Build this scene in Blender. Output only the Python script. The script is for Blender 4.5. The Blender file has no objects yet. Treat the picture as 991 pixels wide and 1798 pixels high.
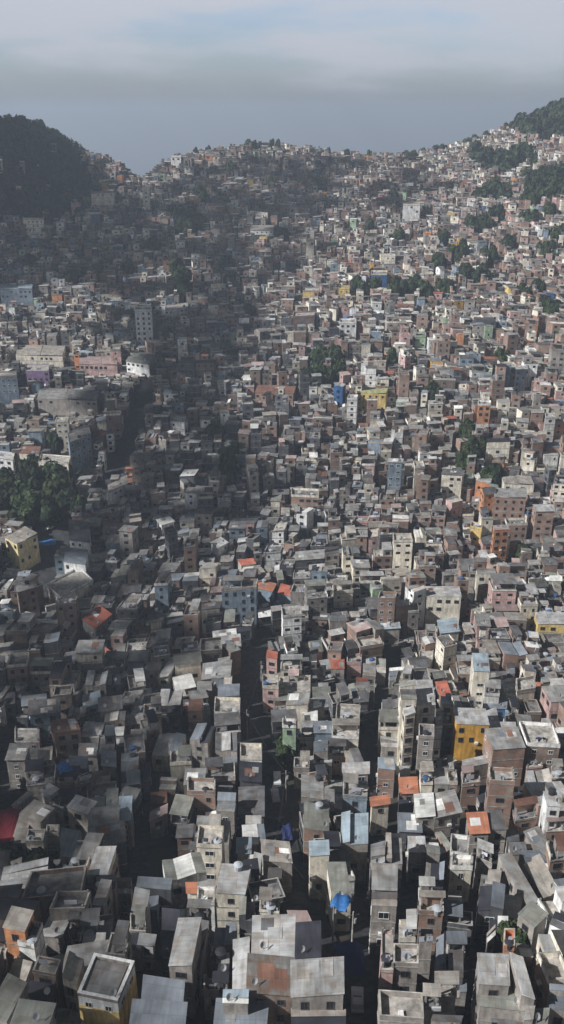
import bpy, math, random
import numpy as np
from mathutils import Vector, Matrix
random.seed(7); rng = random.Random(11); nr = np.random.RandomState(5)
R = math.radians
# ------------------------------------------------------------------ camera, sky, sun, exposure
PW, PH = 991.0, 1798.0
FPX = (PH/2)/math.tan(R(30)); PITCH = R(24.2); CAMZ = 150.0
scene = bpy.context.scene
cam = bpy.data.cameras.new('camera'); camo = bpy.data.objects.new('camera', cam); scene.collection.objects.link(camo)
camo.location = (0, 0, CAMZ); camo.rotation_euler = (R(90)-PITCH, 0, 0)
cam.sensor_fit = 'VERTICAL'; cam.angle = R(60); cam.sensor_height = 24; cam.lens = 12/math.tan(R(30))
cam.clip_start = 0.5; cam.clip_end = 40000
scene.camera = camo
SUN_AZ = R(-112)      # measured from +Y (forward), negative = to the left
SUN_EL = R(37)
sdir = Vector((math.sin(SUN_AZ)*math.cos(SUN_EL), math.cos(SUN_AZ)*math.cos(SUN_EL), math.sin(SUN_EL)))
sl = bpy.data.lights.new('sun', 'SUN'); sl.energy = 5.0  # W/m2; sl.angle = R(0.6); sl.color = (1.0, .90, .78)
so = bpy.data.objects.new('sun', sl); scene.collection.objects.link(so)
so.rotation_euler = sdir.to_track_quat('Z', 'Y').to_euler()
w = bpy.data.worlds.new('World'); scene.world = w; w.use_nodes = True
nt = w.node_tree; nt.nodes.clear(); N = nt.nodes.new; L = nt.links.new
out = N('ShaderNodeOutputWorld'); bg = N('ShaderNodeBackground'); L(bg.outputs[0], out.inputs[0])
sky = N('ShaderNodeTexSky'); sky.sky_type = 'NISHITA'; sky.sun_disc = False
sky.sun_elevation = SUN_EL; sky.sun_rotation = SUN_AZ; sky.altitude = 200; sky.dust_density = 2.0; sky.air_density = 1.0
tc = N('ShaderNodeTexCoord'); mp = N('ShaderNodeMapping'); mp.inputs['Scale'].default_value = (1.0, 1.0, 5.0)
mp.inputs['Location'].default_value = (0.35, 0.1, 0.0)
n1 = N('ShaderNodeTexNoise'); n1.inputs['Scale'].default_value = 5.5; n1.inputs['Detail'].default_value = 7; n1.inputs['Roughness'].default_value = .5
sp0 = N('ShaderNodeSeparateXYZ'); L(tc.outputs['Generated'], sp0.inputs[0]); mx0 = N('ShaderNodeMath'); mx0.operation = 'MAXIMUM'; mx0.inputs[1].default_value = .012
L(sp0.outputs[2], mx0.inputs[0]); cb0 = N('ShaderNodeCombineXYZ'); L(sp0.outputs[0], cb0.inputs[0]); L(sp0.outputs[1], cb0.inputs[1]); L(mx0.outputs[0], cb0.inputs[2])
L(cb0.outputs[0], sky.inputs[0]) if len(sky.inputs) else None     # mist on the horizon keeps the lowest sky's colour
L(tc.outputs['Generated'], mp.inputs[0]); L(mp.outputs[0], n1.inputs[0])
sep = N('ShaderNodeSeparateXYZ'); L(tc.outputs['Generated'], sep.inputs[0])
mr = N('ShaderNodeMapRange'); mr.inputs[1].default_value = 0.0; mr.inputs[2].default_value = 0.11; mr.inputs[3].default_value = -0.22; mr.inputs[4].default_value = .16
L(sep.outputs[2], mr.inputs[0])
ad = N('ShaderNodeMath'); ad.operation = 'ADD'; L(n1.outputs[0], ad.inputs[0]); L(mr.outputs[0], ad.inputs[1])
cr = N('ShaderNodeMapRange'); cr.interpolation_type = 'SMOOTHSTEP'
cr.inputs[1].default_value = .34; cr.inputs[2].default_value = .62; cr.inputs[3].default_value = .0; cr.inputs[4].default_value = .92
L(ad.outputs[0], cr.inputs[0])
SKY_CLEAR_MUL = (.98, 1.06, 1.32, 1)
mul = N('ShaderNodeMix'); mul.data_type = 'RGBA'; mul.blend_type = 'MULTIPLY'; mul.inputs[0].default_value = 1
L(sky.outputs[0], mul.inputs[6]); mul.inputs[7].default_value = SKY_CLEAR_MUL
mix = N('ShaderNodeMix'); mix.data_type = 'RGBA'; L(cr.outputs[0], mix.inputs[0]); L(mul.outputs[2], mix.inputs[6])
mix.inputs[7].default_value = (4.75, 4.95, 5.5, 1)
gr = N('ShaderNodeMapRange'); gr.interpolation_type = 'SMOOTHSTEP'     # bright band of far cloud low down, heavier sky overhead
for i_, q_ in enumerate((.10, .40, 1.22, .10)): gr.inputs[i_+1].default_value = q_
L(sep.outputs[2], gr.inputs[0])
vm = N('ShaderNodeVectorMath'); vm.operation = 'SCALE'; L(mix.outputs[2], vm.inputs[0]); L(gr.outputs[0], vm.inputs['Scale'])
L(vm.outputs[0], bg.inputs[0]); bg.inputs[1].default_value = 0.085
scene.view_settings.view_transform = 'Standard'; scene.view_settings.look = 'None'
scene.view_settings.exposure = 0.28; scene.view_settings.gamma = 1
scene.cycles.volume_bounces = 0; scene.cycles.max_bounces = 5; scene.cycles.diffuse_bounces = 2; scene.cycles.glossy_bounces = 2
scene.cycles.volume_step_rate = 1.0; scene.cycles.transparent_max_bounces = 6
HAZE_D = 0.00039; HAZE_COL = (.73, .84, 1.0)
col = scene.collection

# ------------------------------------------------------------------ view <-> place
cp, sp_ = math.cos(PITCH), math.sin(PITCH)
def ray(u, v):
    a = (u-PW/2)/FPX; b = -(v-PH/2)/FPX
    return (a, cp+b*sp_, -sp_+b*cp)
def at_Y(u, v, Y):
    d = ray(u, v); t = Y/d[1]; return (d[0]*t, Y, CAMZ+d[2]*t)
def on_z(u, v, z):
    d = ray(u, v); t = (z-CAMZ)/d[2]; return (d[0]*t, d[1]*t)
def proj(x, y, z):
    z = z-CAMZ; f = y*cp-z*sp_; up = y*sp_+z*cp
    return (PW/2+FPX*x/f, PH/2-FPX*up/f, f)

# ------------------------------------------------------------------ terrain
ctrl = []
def gY(Y): return float(np.interp(Y, [0, 194, 300, 412, 555, 780, 1010, 1190, 1380, 1550], [0, 194, 282, 362, 450, 565, 655, 735, 825, 915]))
def cpt(u, v, Y):
    if Y > 1060 and v < 330 and 205 < u < 860: v += 10
    if 230 < u < 262 and v > 324: v += 12
    if Y > 1140 and u < 150: v += 9
    ctrl.append(at_Y(u, v, gY(Y)))
for u in (-250, 200, 495, 790, 1240):
    cpt(u, 1798, 80); cpt(u, 1500, 133); cpt(u, 1250, 194); cpt(u, 1000, 300)
for u in (-400, 0, 250, 495, 740, 991, 1300): cpt(u, 800, 412 if u > 200 else 430)
for u, v, Y in [(-300,640,600),(0,640,620),(250,650,560),(495,650,555),(740,650,545),(991,650,530),(1300,640,520),
                (-300,500,800),(0,500,790),(250,500,800),(495,500,780),(740,500,760),(991,480,760),(1300,440,770),
                (-100,400,990),(60,398,985),(180,395,1000),(280,400,1010),(495,395,1010),(740,385,1010),(900,370,990),(1000,350,980),(1300,300,960),
                (60,310,1070),(170,335,1110),(-100,300,1060),
                (-250,215,1160),(0,232,1160),(40,224,1160),(100,252,1180),(140,272,1200),(180,290,1230),(215,306,1290),
                (240,324,1370),(258,326,1380),(285,306,1360),(320,280,1350),(380,270,1360),(440,258,1370),(495,257,1380),
                (560,269,1400),(620,276,1410),(700,280,1420),(760,272,1420),(830,256,1430),(880,243,1450),(925,222,1470),(960,205,1500),(1000,192,1520),(1150,150,1550),
                (400,320,1180),(600,325,1190),(800,310,1200),(950,280,1220)]:
    cpt(u, v, Y)
for x, y, z in [(-330,960,70),(-190,1040,20),(0,1000,60),(200,1040,60),(420,1120,110),(-480,820,120),(-600,1250,-100),(-300,1400,-180),(0,1400,-180),(400,1500,-150),(800,1700,-100),(0,2200,-250),(-800,2000,-250),(900,2300,-250),
                (-200,-200,60),(200,-200,60),(-60,20,48),(60,20,48),(0,-500,90),(-260,150,20),(260,150,30),(640,900,190),(520,560,110),(-500,560,60),(-420,330,20),(420,330,40),(900,800,150),(-900,700,40)]:
    ctrl.append((x, y, z))
ctrl = np.array(ctrl)
def tpar(x, y):
    yy = np.maximum(y, -300)+420.0
    return np.stack([np.asarray(x)/yy*5, np.log(yy/100.0)*5], -1)
def tps(r2): return 0.5*r2*np.log(r2+1e-9)
Pc = tpar(ctrl[:, 0], ctrl[:, 1]); n = len(Pc)
D2 = ((Pc[:, None]-Pc[None])**2).sum(-1)
A = np.zeros((n+3, n+3)); A[:n, :n] = tps(D2)+np.eye(n)*2e-3; A[:n, n] = 1; A[:n, n+1:] = Pc; A[n, :n] = 1; A[n+1:, :n] = Pc.T
sol = np.linalg.solve(A, np.concatenate([ctrl[:, 2], np.zeros(3)]))
def terr_raw(x, y):
    x = np.asarray(x, float); y = np.asarray(y, float); shp = x.shape
    P = tpar(x.ravel(), y.ravel()); o = np.empty(len(P))
    for i in range(0, len(P), 20000):
        q = P[i:i+20000]; d = ((q[:, None]-Pc[None])**2).sum(-1)
        o[i:i+20000] = tps(d)@sol[:n]+sol[n]+q@sol[n+1:]
    return o.reshape(shp)
GX0, GX1, GY0, GY1, GS = -1500, 1500, -500, 3000, 10
gx = np.arange(GX0, GX1+1, GS); gy = np.arange(GY0, GY1+1, GS)
GXX, GYY = np.meshgrid(gx, gy)
TZ = terr_raw(GXX, GYY)
rug = sum(math.pow(.5, k)*np.sin(GXX*.011*2**k+k*1.7)*np.cos(GYY*.013*2**k+k*.6) for k in range(3))
TZ = TZ+rug*np.clip((GYY-600)/300, 0, 1)*1.2
ed = np.minimum(np.minimum(GXX-GX0, GX1-GXX), np.minimum(GY1-GYY, GYY-GY0))
TZ = np.clip(TZ, -265, 330); TZ = np.where(TZ > 170, 170+45*np.tanh((TZ-170)/60.), TZ)
TZ = np.where(ed < 300, TZ*(ed/300.)+(-265)*(1-ed/300.), TZ)
ra_ = GXX/np.maximum(GYY, 50)-at_Y(247, 330, 820)[0]/820.
TZ = TZ-22*np.exp(-(ra_/.014)**2)*np.clip((GYY-700)/90., 0, 1)*np.clip((1200-GYY)/200., 0, 1)      # the gap in the ridge
def terr(x, y):
    fx = min(max((x-GX0)/GS, 0), len(gx)-1.001); fy = min(max((y-GY0)/GS, 0), len(gy)-1.001)
    i, j = int(fx), int(fy); a, b = fx-i, fy-j
    return (TZ[j, i]*(1-a)+TZ[j, i+1]*a)*(1-b)+(TZ[j+1, i]*(1-a)+TZ[j+1, i+1]*a)*b
def hit(u, v, dz=0, y0=50, y1=1250):
    d = ray(u, v); y = y0; py = y0
    while y < y1:
        t = y/d[1]; z = CAMZ+d[2]*t
        if z < terr(d[0]*t, y)+dz:
            lo, hi = py, y
            for _ in range(14):
                m = (lo+hi)/2; t = m/d[1]
                if CAMZ+d[2]*t < terr(d[0]*t, m)+dz: hi = m
                else: lo = m
            t = hi/d[1]; return (d[0]*t, hi, CAMZ+d[2]*t)
        py = y; y += 4+y*.006
    return None

# ------------------------------------------------------------------ materials
MATS = {}
def mat(name, c, kind='plain', rough=.9, var=.25, c2=None, metal=0.0):
    if name in MATS: return MATS[name]
    m = bpy.data.materials.new(name); m.use_nodes = True; MATS[name] = m
    t = m.node_tree; b = t.nodes['Principled BSDF']; N = t.nodes.new; L = t.links.new
    b.inputs['Roughness'].default_value = rough; b.inputs['Metallic'].default_value = metal
    b.inputs['Specular IOR Level'].default_value = .25
    geo = N('ShaderNodeNewGeometry'); uv = N('ShaderNodeUVMap'); 
    def mth(op, a, bb):
        x = N('ShaderNodeMath'); x.operation = op
        for i, q in enumerate((a, bb)):
            if isinstance(q, (int, float)): x.inputs[i].default_value = q
            else: L(q, x.inputs[i])
        return x.outputs[0]
    def noise(scale, src, detail=4, stretch=None):
        x = N('ShaderNodeTexNoise'); x.inputs['Scale'].default_value = scale; x.inputs['Detail'].default_value = detail
        if stretch:
            mp = N('ShaderNodeMapping'); mp.inputs['Scale'].default_value = stretch; L(src, mp.inputs[0]); src = mp.outputs[0]
        L(src, x.inputs[0]); return x.outputs[0]
    def mrange(src, a, bb, c_, d):
        x = N('ShaderNodeMapRange'); L(src, x.inputs[0])
        for i, q in enumerate((a, bb, c_, d)): x.inputs[i+1].default_value = q
        return x.outputs[0]
    pos = geo.outputs['Position']
    val = mrange(geo.outputs['Random Per Island'], 0, 1, 1-var, 1+var)
    val = mth('MULTIPLY', val, mrange(noise(.35, pos, 5), .3, .7, .72, 1.25))
    if kind == 'sheet':
        # patchwork of lapped sheets: each sheet cell has its own age
        sx = N('ShaderNodeSeparateXYZ'); L(uv.outputs[0], sx.inputs[0])
        fu = mth('FLOOR', mth('DIVIDE', sx.outputs[0], 1.05), 0); fv = mth('FLOOR', mth('DIVIDE', sx.outputs[1], 2.2), 0)
        cx = N('ShaderNodeCombineXYZ'); L(fu, cx.inputs[0]); L(fv, cx.inputs[1]); L(geo.outputs['Random Per Island'], cx.inputs[2])
        wn = N('ShaderNodeTexWhiteNoise'); wn.noise_dimensions = '3D'; L(cx.outputs[0], wn.inputs[0])
        pw = mth('POWER', wn.outputs[0], 2.0)
        val = mth('MULTIPLY', val, mrange(pw, 0, 1, 1.04, .80))
        st = noise(1.0, uv.outputs[0], 4, (2.2, .22, 1))
        val = mth('MULTIPLY', val, mrange(st, .35, .7, 1.06, .82))
        corr = mth('SINE', mth('MULTIPLY', sx.outputs[0], 2*math.pi/.18), 0)
        lap = mth('FRACT', mth('DIVIDE', sx.outputs[1], 2.2), 0)
        val = mth('MULTIPLY', val, mrange(lap, 0, .06, .72, 1.0))
        bp = N('ShaderNodeBump'); bp.inputs['Strength'].default_value = .25; bp.inputs['Distance'].default_value = .02
        L(corr, bp.inputs['Height']); L(bp.outputs[0], b.inputs['Normal'])
    elif kind == 'wall':
        st = noise(1.0, uv.outputs[0], 5, (1.3, .3, 1))
        val = mth('MULTIPLY', val, mrange(st, .38, .72, 1.1, .6))
        val = mth('MULTIPLY', val, mrange(noise(2.4, pos, 3), .35, .65, .88, 1.1))
    elif kind == 'slab':
        val = mth('MULTIPLY', val, mrange(noise(.9, pos, 6), .35, .68, 1.2, .5))
        val = mth('MULTIPLY', val, mrange(noise(5, pos, 3), .3, .7, .88, 1.1))
    elif kind == 'leaf':
        val = mth('MULTIPLY', val, mrange(noise(.8, pos, 2), .3, .7, .6, 1.5))
    base = N('ShaderNodeRGB'); base.outputs[0].default_value = (*c, 1); src = base.outputs[0]
    if kind == 'brick':
        br = N('ShaderNodeTexBrick'); br.inputs['Scale'].default_value = 1.0
        br.inputs['Brick Width'].default_value = .32; br.inputs['Row Height'].default_value = .21; br.inputs['Mortar Size'].default_value = .02
        br.inputs['Color1'].default_value = (*c, 1); br.inputs['Color2'].default_value = tuple(q*.72 for q in c)+(1,)
        br.inputs['Mortar'].default_value = (.26, .23, .20, 1); L(uv.outputs[0], br.inputs[0])
        pn = mrange(noise(.5, uv.outputs[0], 4), .52, .60, 0, .8)
        mx = N('ShaderNodeMix'); mx.data_type = 'RGBA'; L(pn, mx.inputs[0]); L(br.outputs[0], mx.inputs[6]); mx.inputs[7].default_value = (.27, .24, .21, 1)
        src = mx.outputs[2]
    if c2:
        mx = N('ShaderNodeMix'); mx.data_type = 'RGBA'
        f = mrange(noise(.6 if kind != 'ground' else .05, pos, 6), .45, .6, 0, 1)
        L(f, mx.inputs[0]); L(src, mx.inputs[6]); mx.inputs[7].default_value = (*c2, 1); src = mx.outputs[2]
    hs = N('ShaderNodeMix'); hs.data_type = 'RGBA'; hs.blend_type = 'MULTIPLY'; hs.inputs[0].default_value = 1
    cb = N('ShaderNodeCombineXYZ'); 
    for i in range(3): L(val, cb.inputs[i])
    L(src, hs.inputs[6]); L(cb.outputs[0], hs.inputs[7]); L(hs.outputs[2], b.inputs['Base Color'])
    return m
# roofs: key -> (words, colour, kind)
ROOF = {
 'fc': ('grey', (.29,.288,.28), 'sheet'), 'fd': ('dark grey', (.14,.14,.145), 'sheet'), 'fl': ('pale grey', (.43,.43,.425), 'sheet'),
 'wh': ('white', (.66,.65,.62), 'sheet'), 'bl': ('light blue', (.30,.36,.40), 'sheet'), 'bg': ('blue-grey', (.19,.207,.23), 'sheet'),
 'be': ('beige', (.38,.35,.31), 'sheet'), 'rd': ('red', (.40,.13,.085), 'sheet'), 'rb': ('rust-brown', (.20,.105,.075), 'sheet'),
 'gn': ('olive-grey', (.25,.255,.225), 'sheet'), 'or': ('orange-red', (.42,.17,.10), 'sheet'), 'st': ('brown striped', (.19,.18,.165), 'sheet'),
 'vd': ('near-black', (.04,.04,.05), 'sheet'), 'pk': ('pinkish', (.36,.27,.25), 'sheet'), 'bu': ('strong blue', (.05,.17,.42), 'sheet'),
 'yg': ('yellow-green', (.36,.35,.18), 'sheet')}
WALL = {
 'bk': ('brick', (.35,.195,.135), 'brick'), 'gr': ('grey', (.30,.27,.24), 'wall'), 'dg': ('dark grey', (.10,.10,.105), 'wall'),
 'cr': ('cream', (.68,.62,.51), 'wall'), 'wh': ('white', (.76,.75,.72), 'wall'), 'pk': ('pink', (.47,.31,.28), 'wall'),
 'ye': ('yellow', (.60,.44,.17), 'wall'), 'cy': ('pale yellow', (.66,.54,.30), 'wall'),
 'oc': ('ochre', (.62,.35,.07), 'wall'), 'bu': ('blue', (.05,.14,.33), 'wall'),
 'bg': ('blue-grey', (.20,.25,.30), 'wall'), 'gn': ('pale green', (.34,.44,.30), 'wall'), 'or': ('orange', (.55,.25,.12), 'wall'),
 'br': ('brown', (.20,.15,.12), 'wall'), 'pu': ('purple', (.26,.17,.30), 'wall')}
for k, (_, c, kd) in ROOF.items(): mat('roof_'+k, c, kd, .85, .42, {'fc': (.235,.21,.185), 'fd': (.115,.10,.09), 'fl': (.35,.32,.29), 'be': (.30,.26,.22), 'st': (.17,.12,.09), 'wh': (.56,.54,.50), 'gn': (.21,.20,.17)}.get(k))
for k, (_, c, kd) in WALL.items(): mat('wall_'+k, c, kd, .92, .3)
mat('slab', (.21,.20,.19), 'slab', .95, .3); mat('slab_pale', (.40,.37,.33), 'slab', .95, .25)
mat('band', (.30,.29,.27), 'slab', .95, .15)
mat('glass', (.02,.025,.03), 'plain', .25, .4); mat('frame_white', (.62,.62,.6), 'plain', .6, .1); mat('frame_dark', (.08,.07,.07), 'plain', .5, .1)
mat('tank_blue', (.05,.11,.24), 'plain', .5, .2); mat('tank_black', (.03,.03,.035), 'plain', .5, .2); mat('tank_grey', (.33,.35,.37), 'plain', .8, .2)
mat('metal', (.45,.46,.47), 'plain', .45, .2); mat('asphalt', (.05,.05,.052), 'slab', .95, .1); mat('dish', (.5,.5,.5), 'plain', .5, .1)
mat('leaf_dark', (.016,.028,.012), 'leaf', .8, .5, (.028,.042,.017)); mat('leaf_mid', (.026,.042,.015), 'leaf', .8, .5, (.046,.062,.021)); mat('bark', (.09,.07,.05), 'wall', .95, .1)
mat('soil', (.06,.052,.042), 'ground', 1, .0, (.036,.038,.026)); mat('tarp_blue', (.04,.16,.42), 'wall', .6, .1); mat('tarp_dark', (.02,.03,.10), 'wall', .7, .1)
mat('sea', (.015,.035,.055), 'plain', .25, 0); mat('laundry', (.5,.5,.55), 'plain', .9, .5); mat('red_paint', (.13,.012,.018), 'plain', .8, .1)
mat('line_paint', (.6,.6,.55), 'plain', .8, .1); mat('tyre', (.02,.02,.02), 'plain', .9, .1)

class Buf:
    def __init__(s): s.v = []; s.f = []; s.m = []; s.uv = []; s.names = []
    def mi(s, name):
        if name not in s.names: s.names.append(name)
        return s.names.index(name)
    def quad(s, pts, m, uvs=None):
        i = len(s.v); s.v += pts; s.f.append(tuple(range(i, i+len(pts)))); s.m.append(s.mi(m))
        if uvs is None: uvs = [(p[0], p[1]) for p in pts]
        s.uv += uvs
    def prism(s, P, z0, z1, ms, mt, bottom=False, ru=None):
        """P ccw plan points; z0/z1 scalars or per corner"""
        n = len(P); z0 = [z0]*n if not isinstance(z0, (list, tuple)) else z0; z1 = [z1]*n if not isinstance(z1, (list, tuple)) else z1
        i = len(s.v)
        s.v += [(p[0], p[1], z) for p, z in zip(P, z0)]+[(p[0], p[1], z) for p, z in zip(P, z1)]
        a = s.mi(ms); b = s.mi(mt); acc = P[0][0]*.37
        for k in range(n):
            q = (k+1) % n; l = math.hypot(P[q][0]-P[k][0], P[q][1]-P[k][1])
            s.f.append((i+k, i+q, i+n+q, i+n+k)); s.m.append(a)
            s.uv += [(acc, z0[k]), (acc+l, z0[q]), (acc+l, z1[q]), (acc, z1[k])]; acc += l
        s.f.append(tuple(range(i+n, i+2*n))); s.m.append(b)
        ux = ru or (1, 0)
        s.uv += [(p[0]*ux[0]+p[1]*ux[1], -p[0]*ux[1]+p[1]*ux[0]) for p in P]
        if bottom:
            s.f.append(tuple(range(i+n-1, i-1, -1))); s.m.append(b); s.uv += [(p[0], p[1]) for p in P[::-1]]
    def cyl(s, c, r, z0, z1, m, nseg=10, r1=None, mt=None):
        r1 = r if r1 is None else r1
        i = len(s.v); 
        for rr, z in ((r, z0), (r1, z1)):
            s.v += [(c[0]+rr*math.cos(2*math.pi*k/nseg), c[1]+rr*math.sin(2*math.pi*k/nseg), z) for k in range(nseg)]
        a = s.mi(m); b = s.mi(mt or m)
        for k in range(nseg):
            q = (k+1) % nseg; s.f.append((i+k, i+q, i+nseg+q, i+nseg+k)); s.m.append(a); s.uv += [(0, 0)]*4
        s.f.append(tuple(range(i+nseg, i+2*nseg))); s.m.append(b); s.uv += [(0, 0)]*nseg
    def mesh(s, name, smooth=False):
        me = bpy.data.meshes.new(name)
        me.from_pydata(s.v, [], s.f)
        for nme in s.names: me.materials.append(MATS[nme])
        me.polygons.foreach_set('material_index', s.m)
        uvl = me.uv_layers.new(name='UVMap'); uvl.data.foreach_set('uv', np.array(s.uv, dtype=np.float32).ravel())
        if smooth: me.polygons.foreach_set('use_smooth', [True]*len(s.f))
        me.update(); return me
def link(name, me, parent=None, loc=(0, 0, 0), rot=(0, 0, 0)):
    o = bpy.data.objects.new(name, me); col.objects.link(o); o.parent = parent; o.location = loc; o.rotation_euler = rot; return o
def tag(o, label=None, cat=None, group=None, kind=None):
    for k, v in (('label', label), ('category', cat), ('group', group), ('kind', kind)):
        if v: o[k] = v
    return o
def grow(P, e):
    c = (sum(p[0] for p in P)/len(P), sum(p[1] for p in P)/len(P)); o = []
    for p in P:
        dx, dy = p[0]-c[0], p[1]-c[1]; l = math.hypot(dx, dy) or 1; k = 1+e*1.4/l; o.append((c[0]+dx*k, c[1]+dy*k))
    return o
def lerpq(P, a, b):  # bilinear in the plan quad: a along front, b towards the back
    return tuple((P[0][i]*(1-a)+P[1][i]*a)*(1-b)+(P[3][i]*(1-a)+P[2][i]*a)*b for i in range(2))
def sub(P, a0, a1, b0, b1): return [lerpq(P, a0, b0), lerpq(P, a1, b0), lerpq(P, a1, b1), lerpq(P, a0, b1)]

# ------------------------------------------------------------------ ground, sea
me = bpy.data.meshes.new('hillside')
nx, ny = len(gx), len(gy)
vs = np.stack([GXX.ravel(), GYY.ravel(), TZ.ravel()], -1)
idx = np.arange(nx*ny).reshape(ny, nx)
fs = np.stack([idx[:-1, :-1].ravel(), idx[:-1, 1:].ravel(), idx[1:, 1:].ravel(), idx[1:, :-1].ravel()], -1)
me.from_pydata(vs.tolist(), [], fs.tolist()); me.materials.append(MATS['soil'])
me.polygons.foreach_set('use_smooth', [True]*len(fs))
tag(link('hillside', me), kind='structure')
b = Buf(); b.quad([(12000*math.cos(a*math.pi/32), 12000*math.sin(a*math.pi/32), -255) for a in range(64)], 'sea')
tag(link('sea', b.mesh('sea')), kind='structure')
# ------------------------------------------------------------------ occupancy map and streets
OX0, OY0, ON, OM = -760, 40, 1520, 1640
occ = np.zeros((OM, ON), np.uint8)
def raster(P):
    xs = [p[0] for p in P]; ys = [p[1] for p in P]
    x0, x1 = max(int(min(xs)-OX0), 0), min(int(max(xs)-OX0)+1, ON-1); y0, y1 = max(int(min(ys)-OY0), 0), min(int(max(ys)-OY0)+1, OM-1)
    if x1 <= x0 or y1 <= y0: return None
    X, Y = np.meshgrid(np.arange(x0, x1+1)+OX0+.5, np.arange(y0, y1+1)+OY0+.5); m = np.ones(X.shape, bool)
    for k in range(len(P)):
        p, q = P[k], P[(k+1) % len(P)]; m &= ((q[0]-p[0])*(Y-p[1])-(q[1]-p[1])*(X-p[0])) >= 0
    return (slice(y0, y1+1), slice(x0, x1+1)), m
def overlap(P):
    r = raster(P)
    if r is None: return 1.0
    s = r[1].sum(); return 0 if s == 0 else float((occ[r[0]][r[1]] > 0).sum())/s
def fillocc(P, v=1):
    r = raster(P)
    if r is not None: occ[r[0]][r[1]] = v
def carve(pts, wd, v=2):
    for a, b_ in zip(pts[:-1], pts[1:]):
        l = math.hypot(b_[0]-a[0], b_[1]-a[1]); nx_, ny_ = -(b_[1]-a[1])/l*wd/2, (b_[0]-a[0])/l*wd/2
        fillocc([(a[0]-nx_, a[1]-ny_), (b_[0]-nx_, b_[1]-ny_), (b_[0]+nx_, b_[1]+ny_), (a[0]+nx_, a[1]+ny_)], v)
        fillocc([(a[0]+nx_, a[1]+ny_), (a[0]-nx_, a[1]-ny_), (b_[0]-nx_, b_[1]-ny_), (b_[0]+nx_, b_[1]+ny_)][::-1], v)
# street centre lines as seen at roof height (px), width m
STREETS = [
 ([(636,1830),(628,1700),(578,1640),(545,1560),(508,1480),(488,1400),(478,1330),(452,1250),(440,1190),(446,1130),(470,1075)], 6.8, 'street'),
 ([(642,1830),(636,1640),(642,1500),(655,1330),(662,1210),(690,1150),(700,1100)], 3.8, 'street'),
 ([(350,1810),(372,1640),(408,1500),(425,1400),(432,1300),(440,1210)], 2.6, 'alley'),
 ([(835,1810),(838,1640),(838,1520),(832,1420)], 2.8, 'alley'),
 ([(236,1560),(240,1470),(262,1380),(300,1290),(335,1230)], 4.0, 'alley'),
 ([(-10,1500),(0,1400),(8,1330),(10,1240)], 5.0, 'alley'),
 ([(720,1640),(722,1560),(716,1480)], 5.0, 'alley'),
 ([(60,1010),(80,960),(100,905),(150,862),(195,815),(228,740),(250,680),(262,640)], 10.0, 'street'),
]
streets = []
for pts, wd, nm in STREETS:
    q = []
    for u, v in pts:
        h_ = hit(u, v, 8.5)
        q.append((h_[0], h_[1]))
    streets.append((q, wd, nm)); carve(q, wd+.6)

# ------------------------------------------------------------------ trees: (u, v of crown centre, crown width px, number)
TREES = [(25,862,66,7),(92,858,62,7),(55,895,66,7),(15,912,50,4),(122,884,36,3),(60,840,30,3),(575,645,46,6),(598,638,30,3),(560,668,34,4),(600,660,24,2),(540,680,18,2),
 (840,400,34,4),(815,448,22,2),(800,455,16,2),(860,450,22,2),(700,515,22,3),(725,510,26,3),(750,520,26,3),(780,520,24,3),(820,492,26,3),(840,488,20,2),(635,515,26,2),(655,510,18,1),
 (945,512,18,2),(975,550,26,3),(955,545,16,1),(820,772,20,3),(828,795,18,2),(815,815,14,2),(860,848,20,2),(925,972,18,2),(502,1303,26,2),(507,1318,22,1),
 (330,405,30,5),(345,395,26,4),(315,385,26,4),(320,500,26,5),(310,480,24,4),(325,520,20,3),(495,425,16,3),(410,500,16,2),(400,480,16,2),(560,330,14,3),(645,405,16,2),
 (410,812,20,3),(385,780,16,2),(400,835,16,2),(280,650,16,2),(925,390,16,2),(780,425,14,2),(960,380,20,3),(690,350,10,1),(560,300,14,2),(405,300,16,2),
 (700,420,16,2),(770,470,18,2),(890,440,20,3),(960,450,20,3),(915,520,18,2),(980,420,22,3),(870,380,22,3),(930,350,26,4),(975,340,24,4),(985,600,18,2),(690,640,12,1),(880,640,14,1),(760,700,14,1),(350,350,20,3),(480,330,14,2),(270,440,18,3),(220,480,16,2),(130,500,18,2),(60,470,16,2),(440,560,14,2),(300,600,16,2),(10,1518,30,1),(70,1520,24,1),(905,1640,12,1),(100,790,14,1)]
RIDGE = [(436,247,16),(445,246,12),(490,244,14),(478,247,10),(612,266,16),(650,268,10),(720,266,22),(712,268,14),(745,262,16),(768,256,20),(780,254,16),(822,240,24),(832,241,18),(856,236,14),(885,226,14),(905,219,12),(575,262,10),(345,266,10),(365,262,10),(20,222,34),(45,218,36),(70,228,28),(8,228,30),(100,240,18)]
FOREST = [(0,0,170,230,400),]   # placeholder for the two wooded slopes, below
spots = []
for u, v, wpx, n_ in TREES:
    for k in range(n_):
        uu = u+(rng.uniform(-.42, .42)*wpx if n_ > 1 else 0); vv = v+(rng.uniform(-.3, .3)*wpx if n_ > 1 else 0)
        h_ = hit(uu, vv, 4)
        if not h_: continue
        d = math.hypot(h_[1], 150); r_ = max(3.3, wpx*.5*d/FPX*(.85 if n_ > 1 else 1.2)); r_ = min(r_, 8)
        spots.append((h_[0], h_[1], r_, 'slope'))
        fillocc([(h_[0]+r_*.95*math.cos(a*math.pi/4), h_[1]+r_*.95*math.sin(a*math.pi/4)) for a in range(8)], 3)
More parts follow.
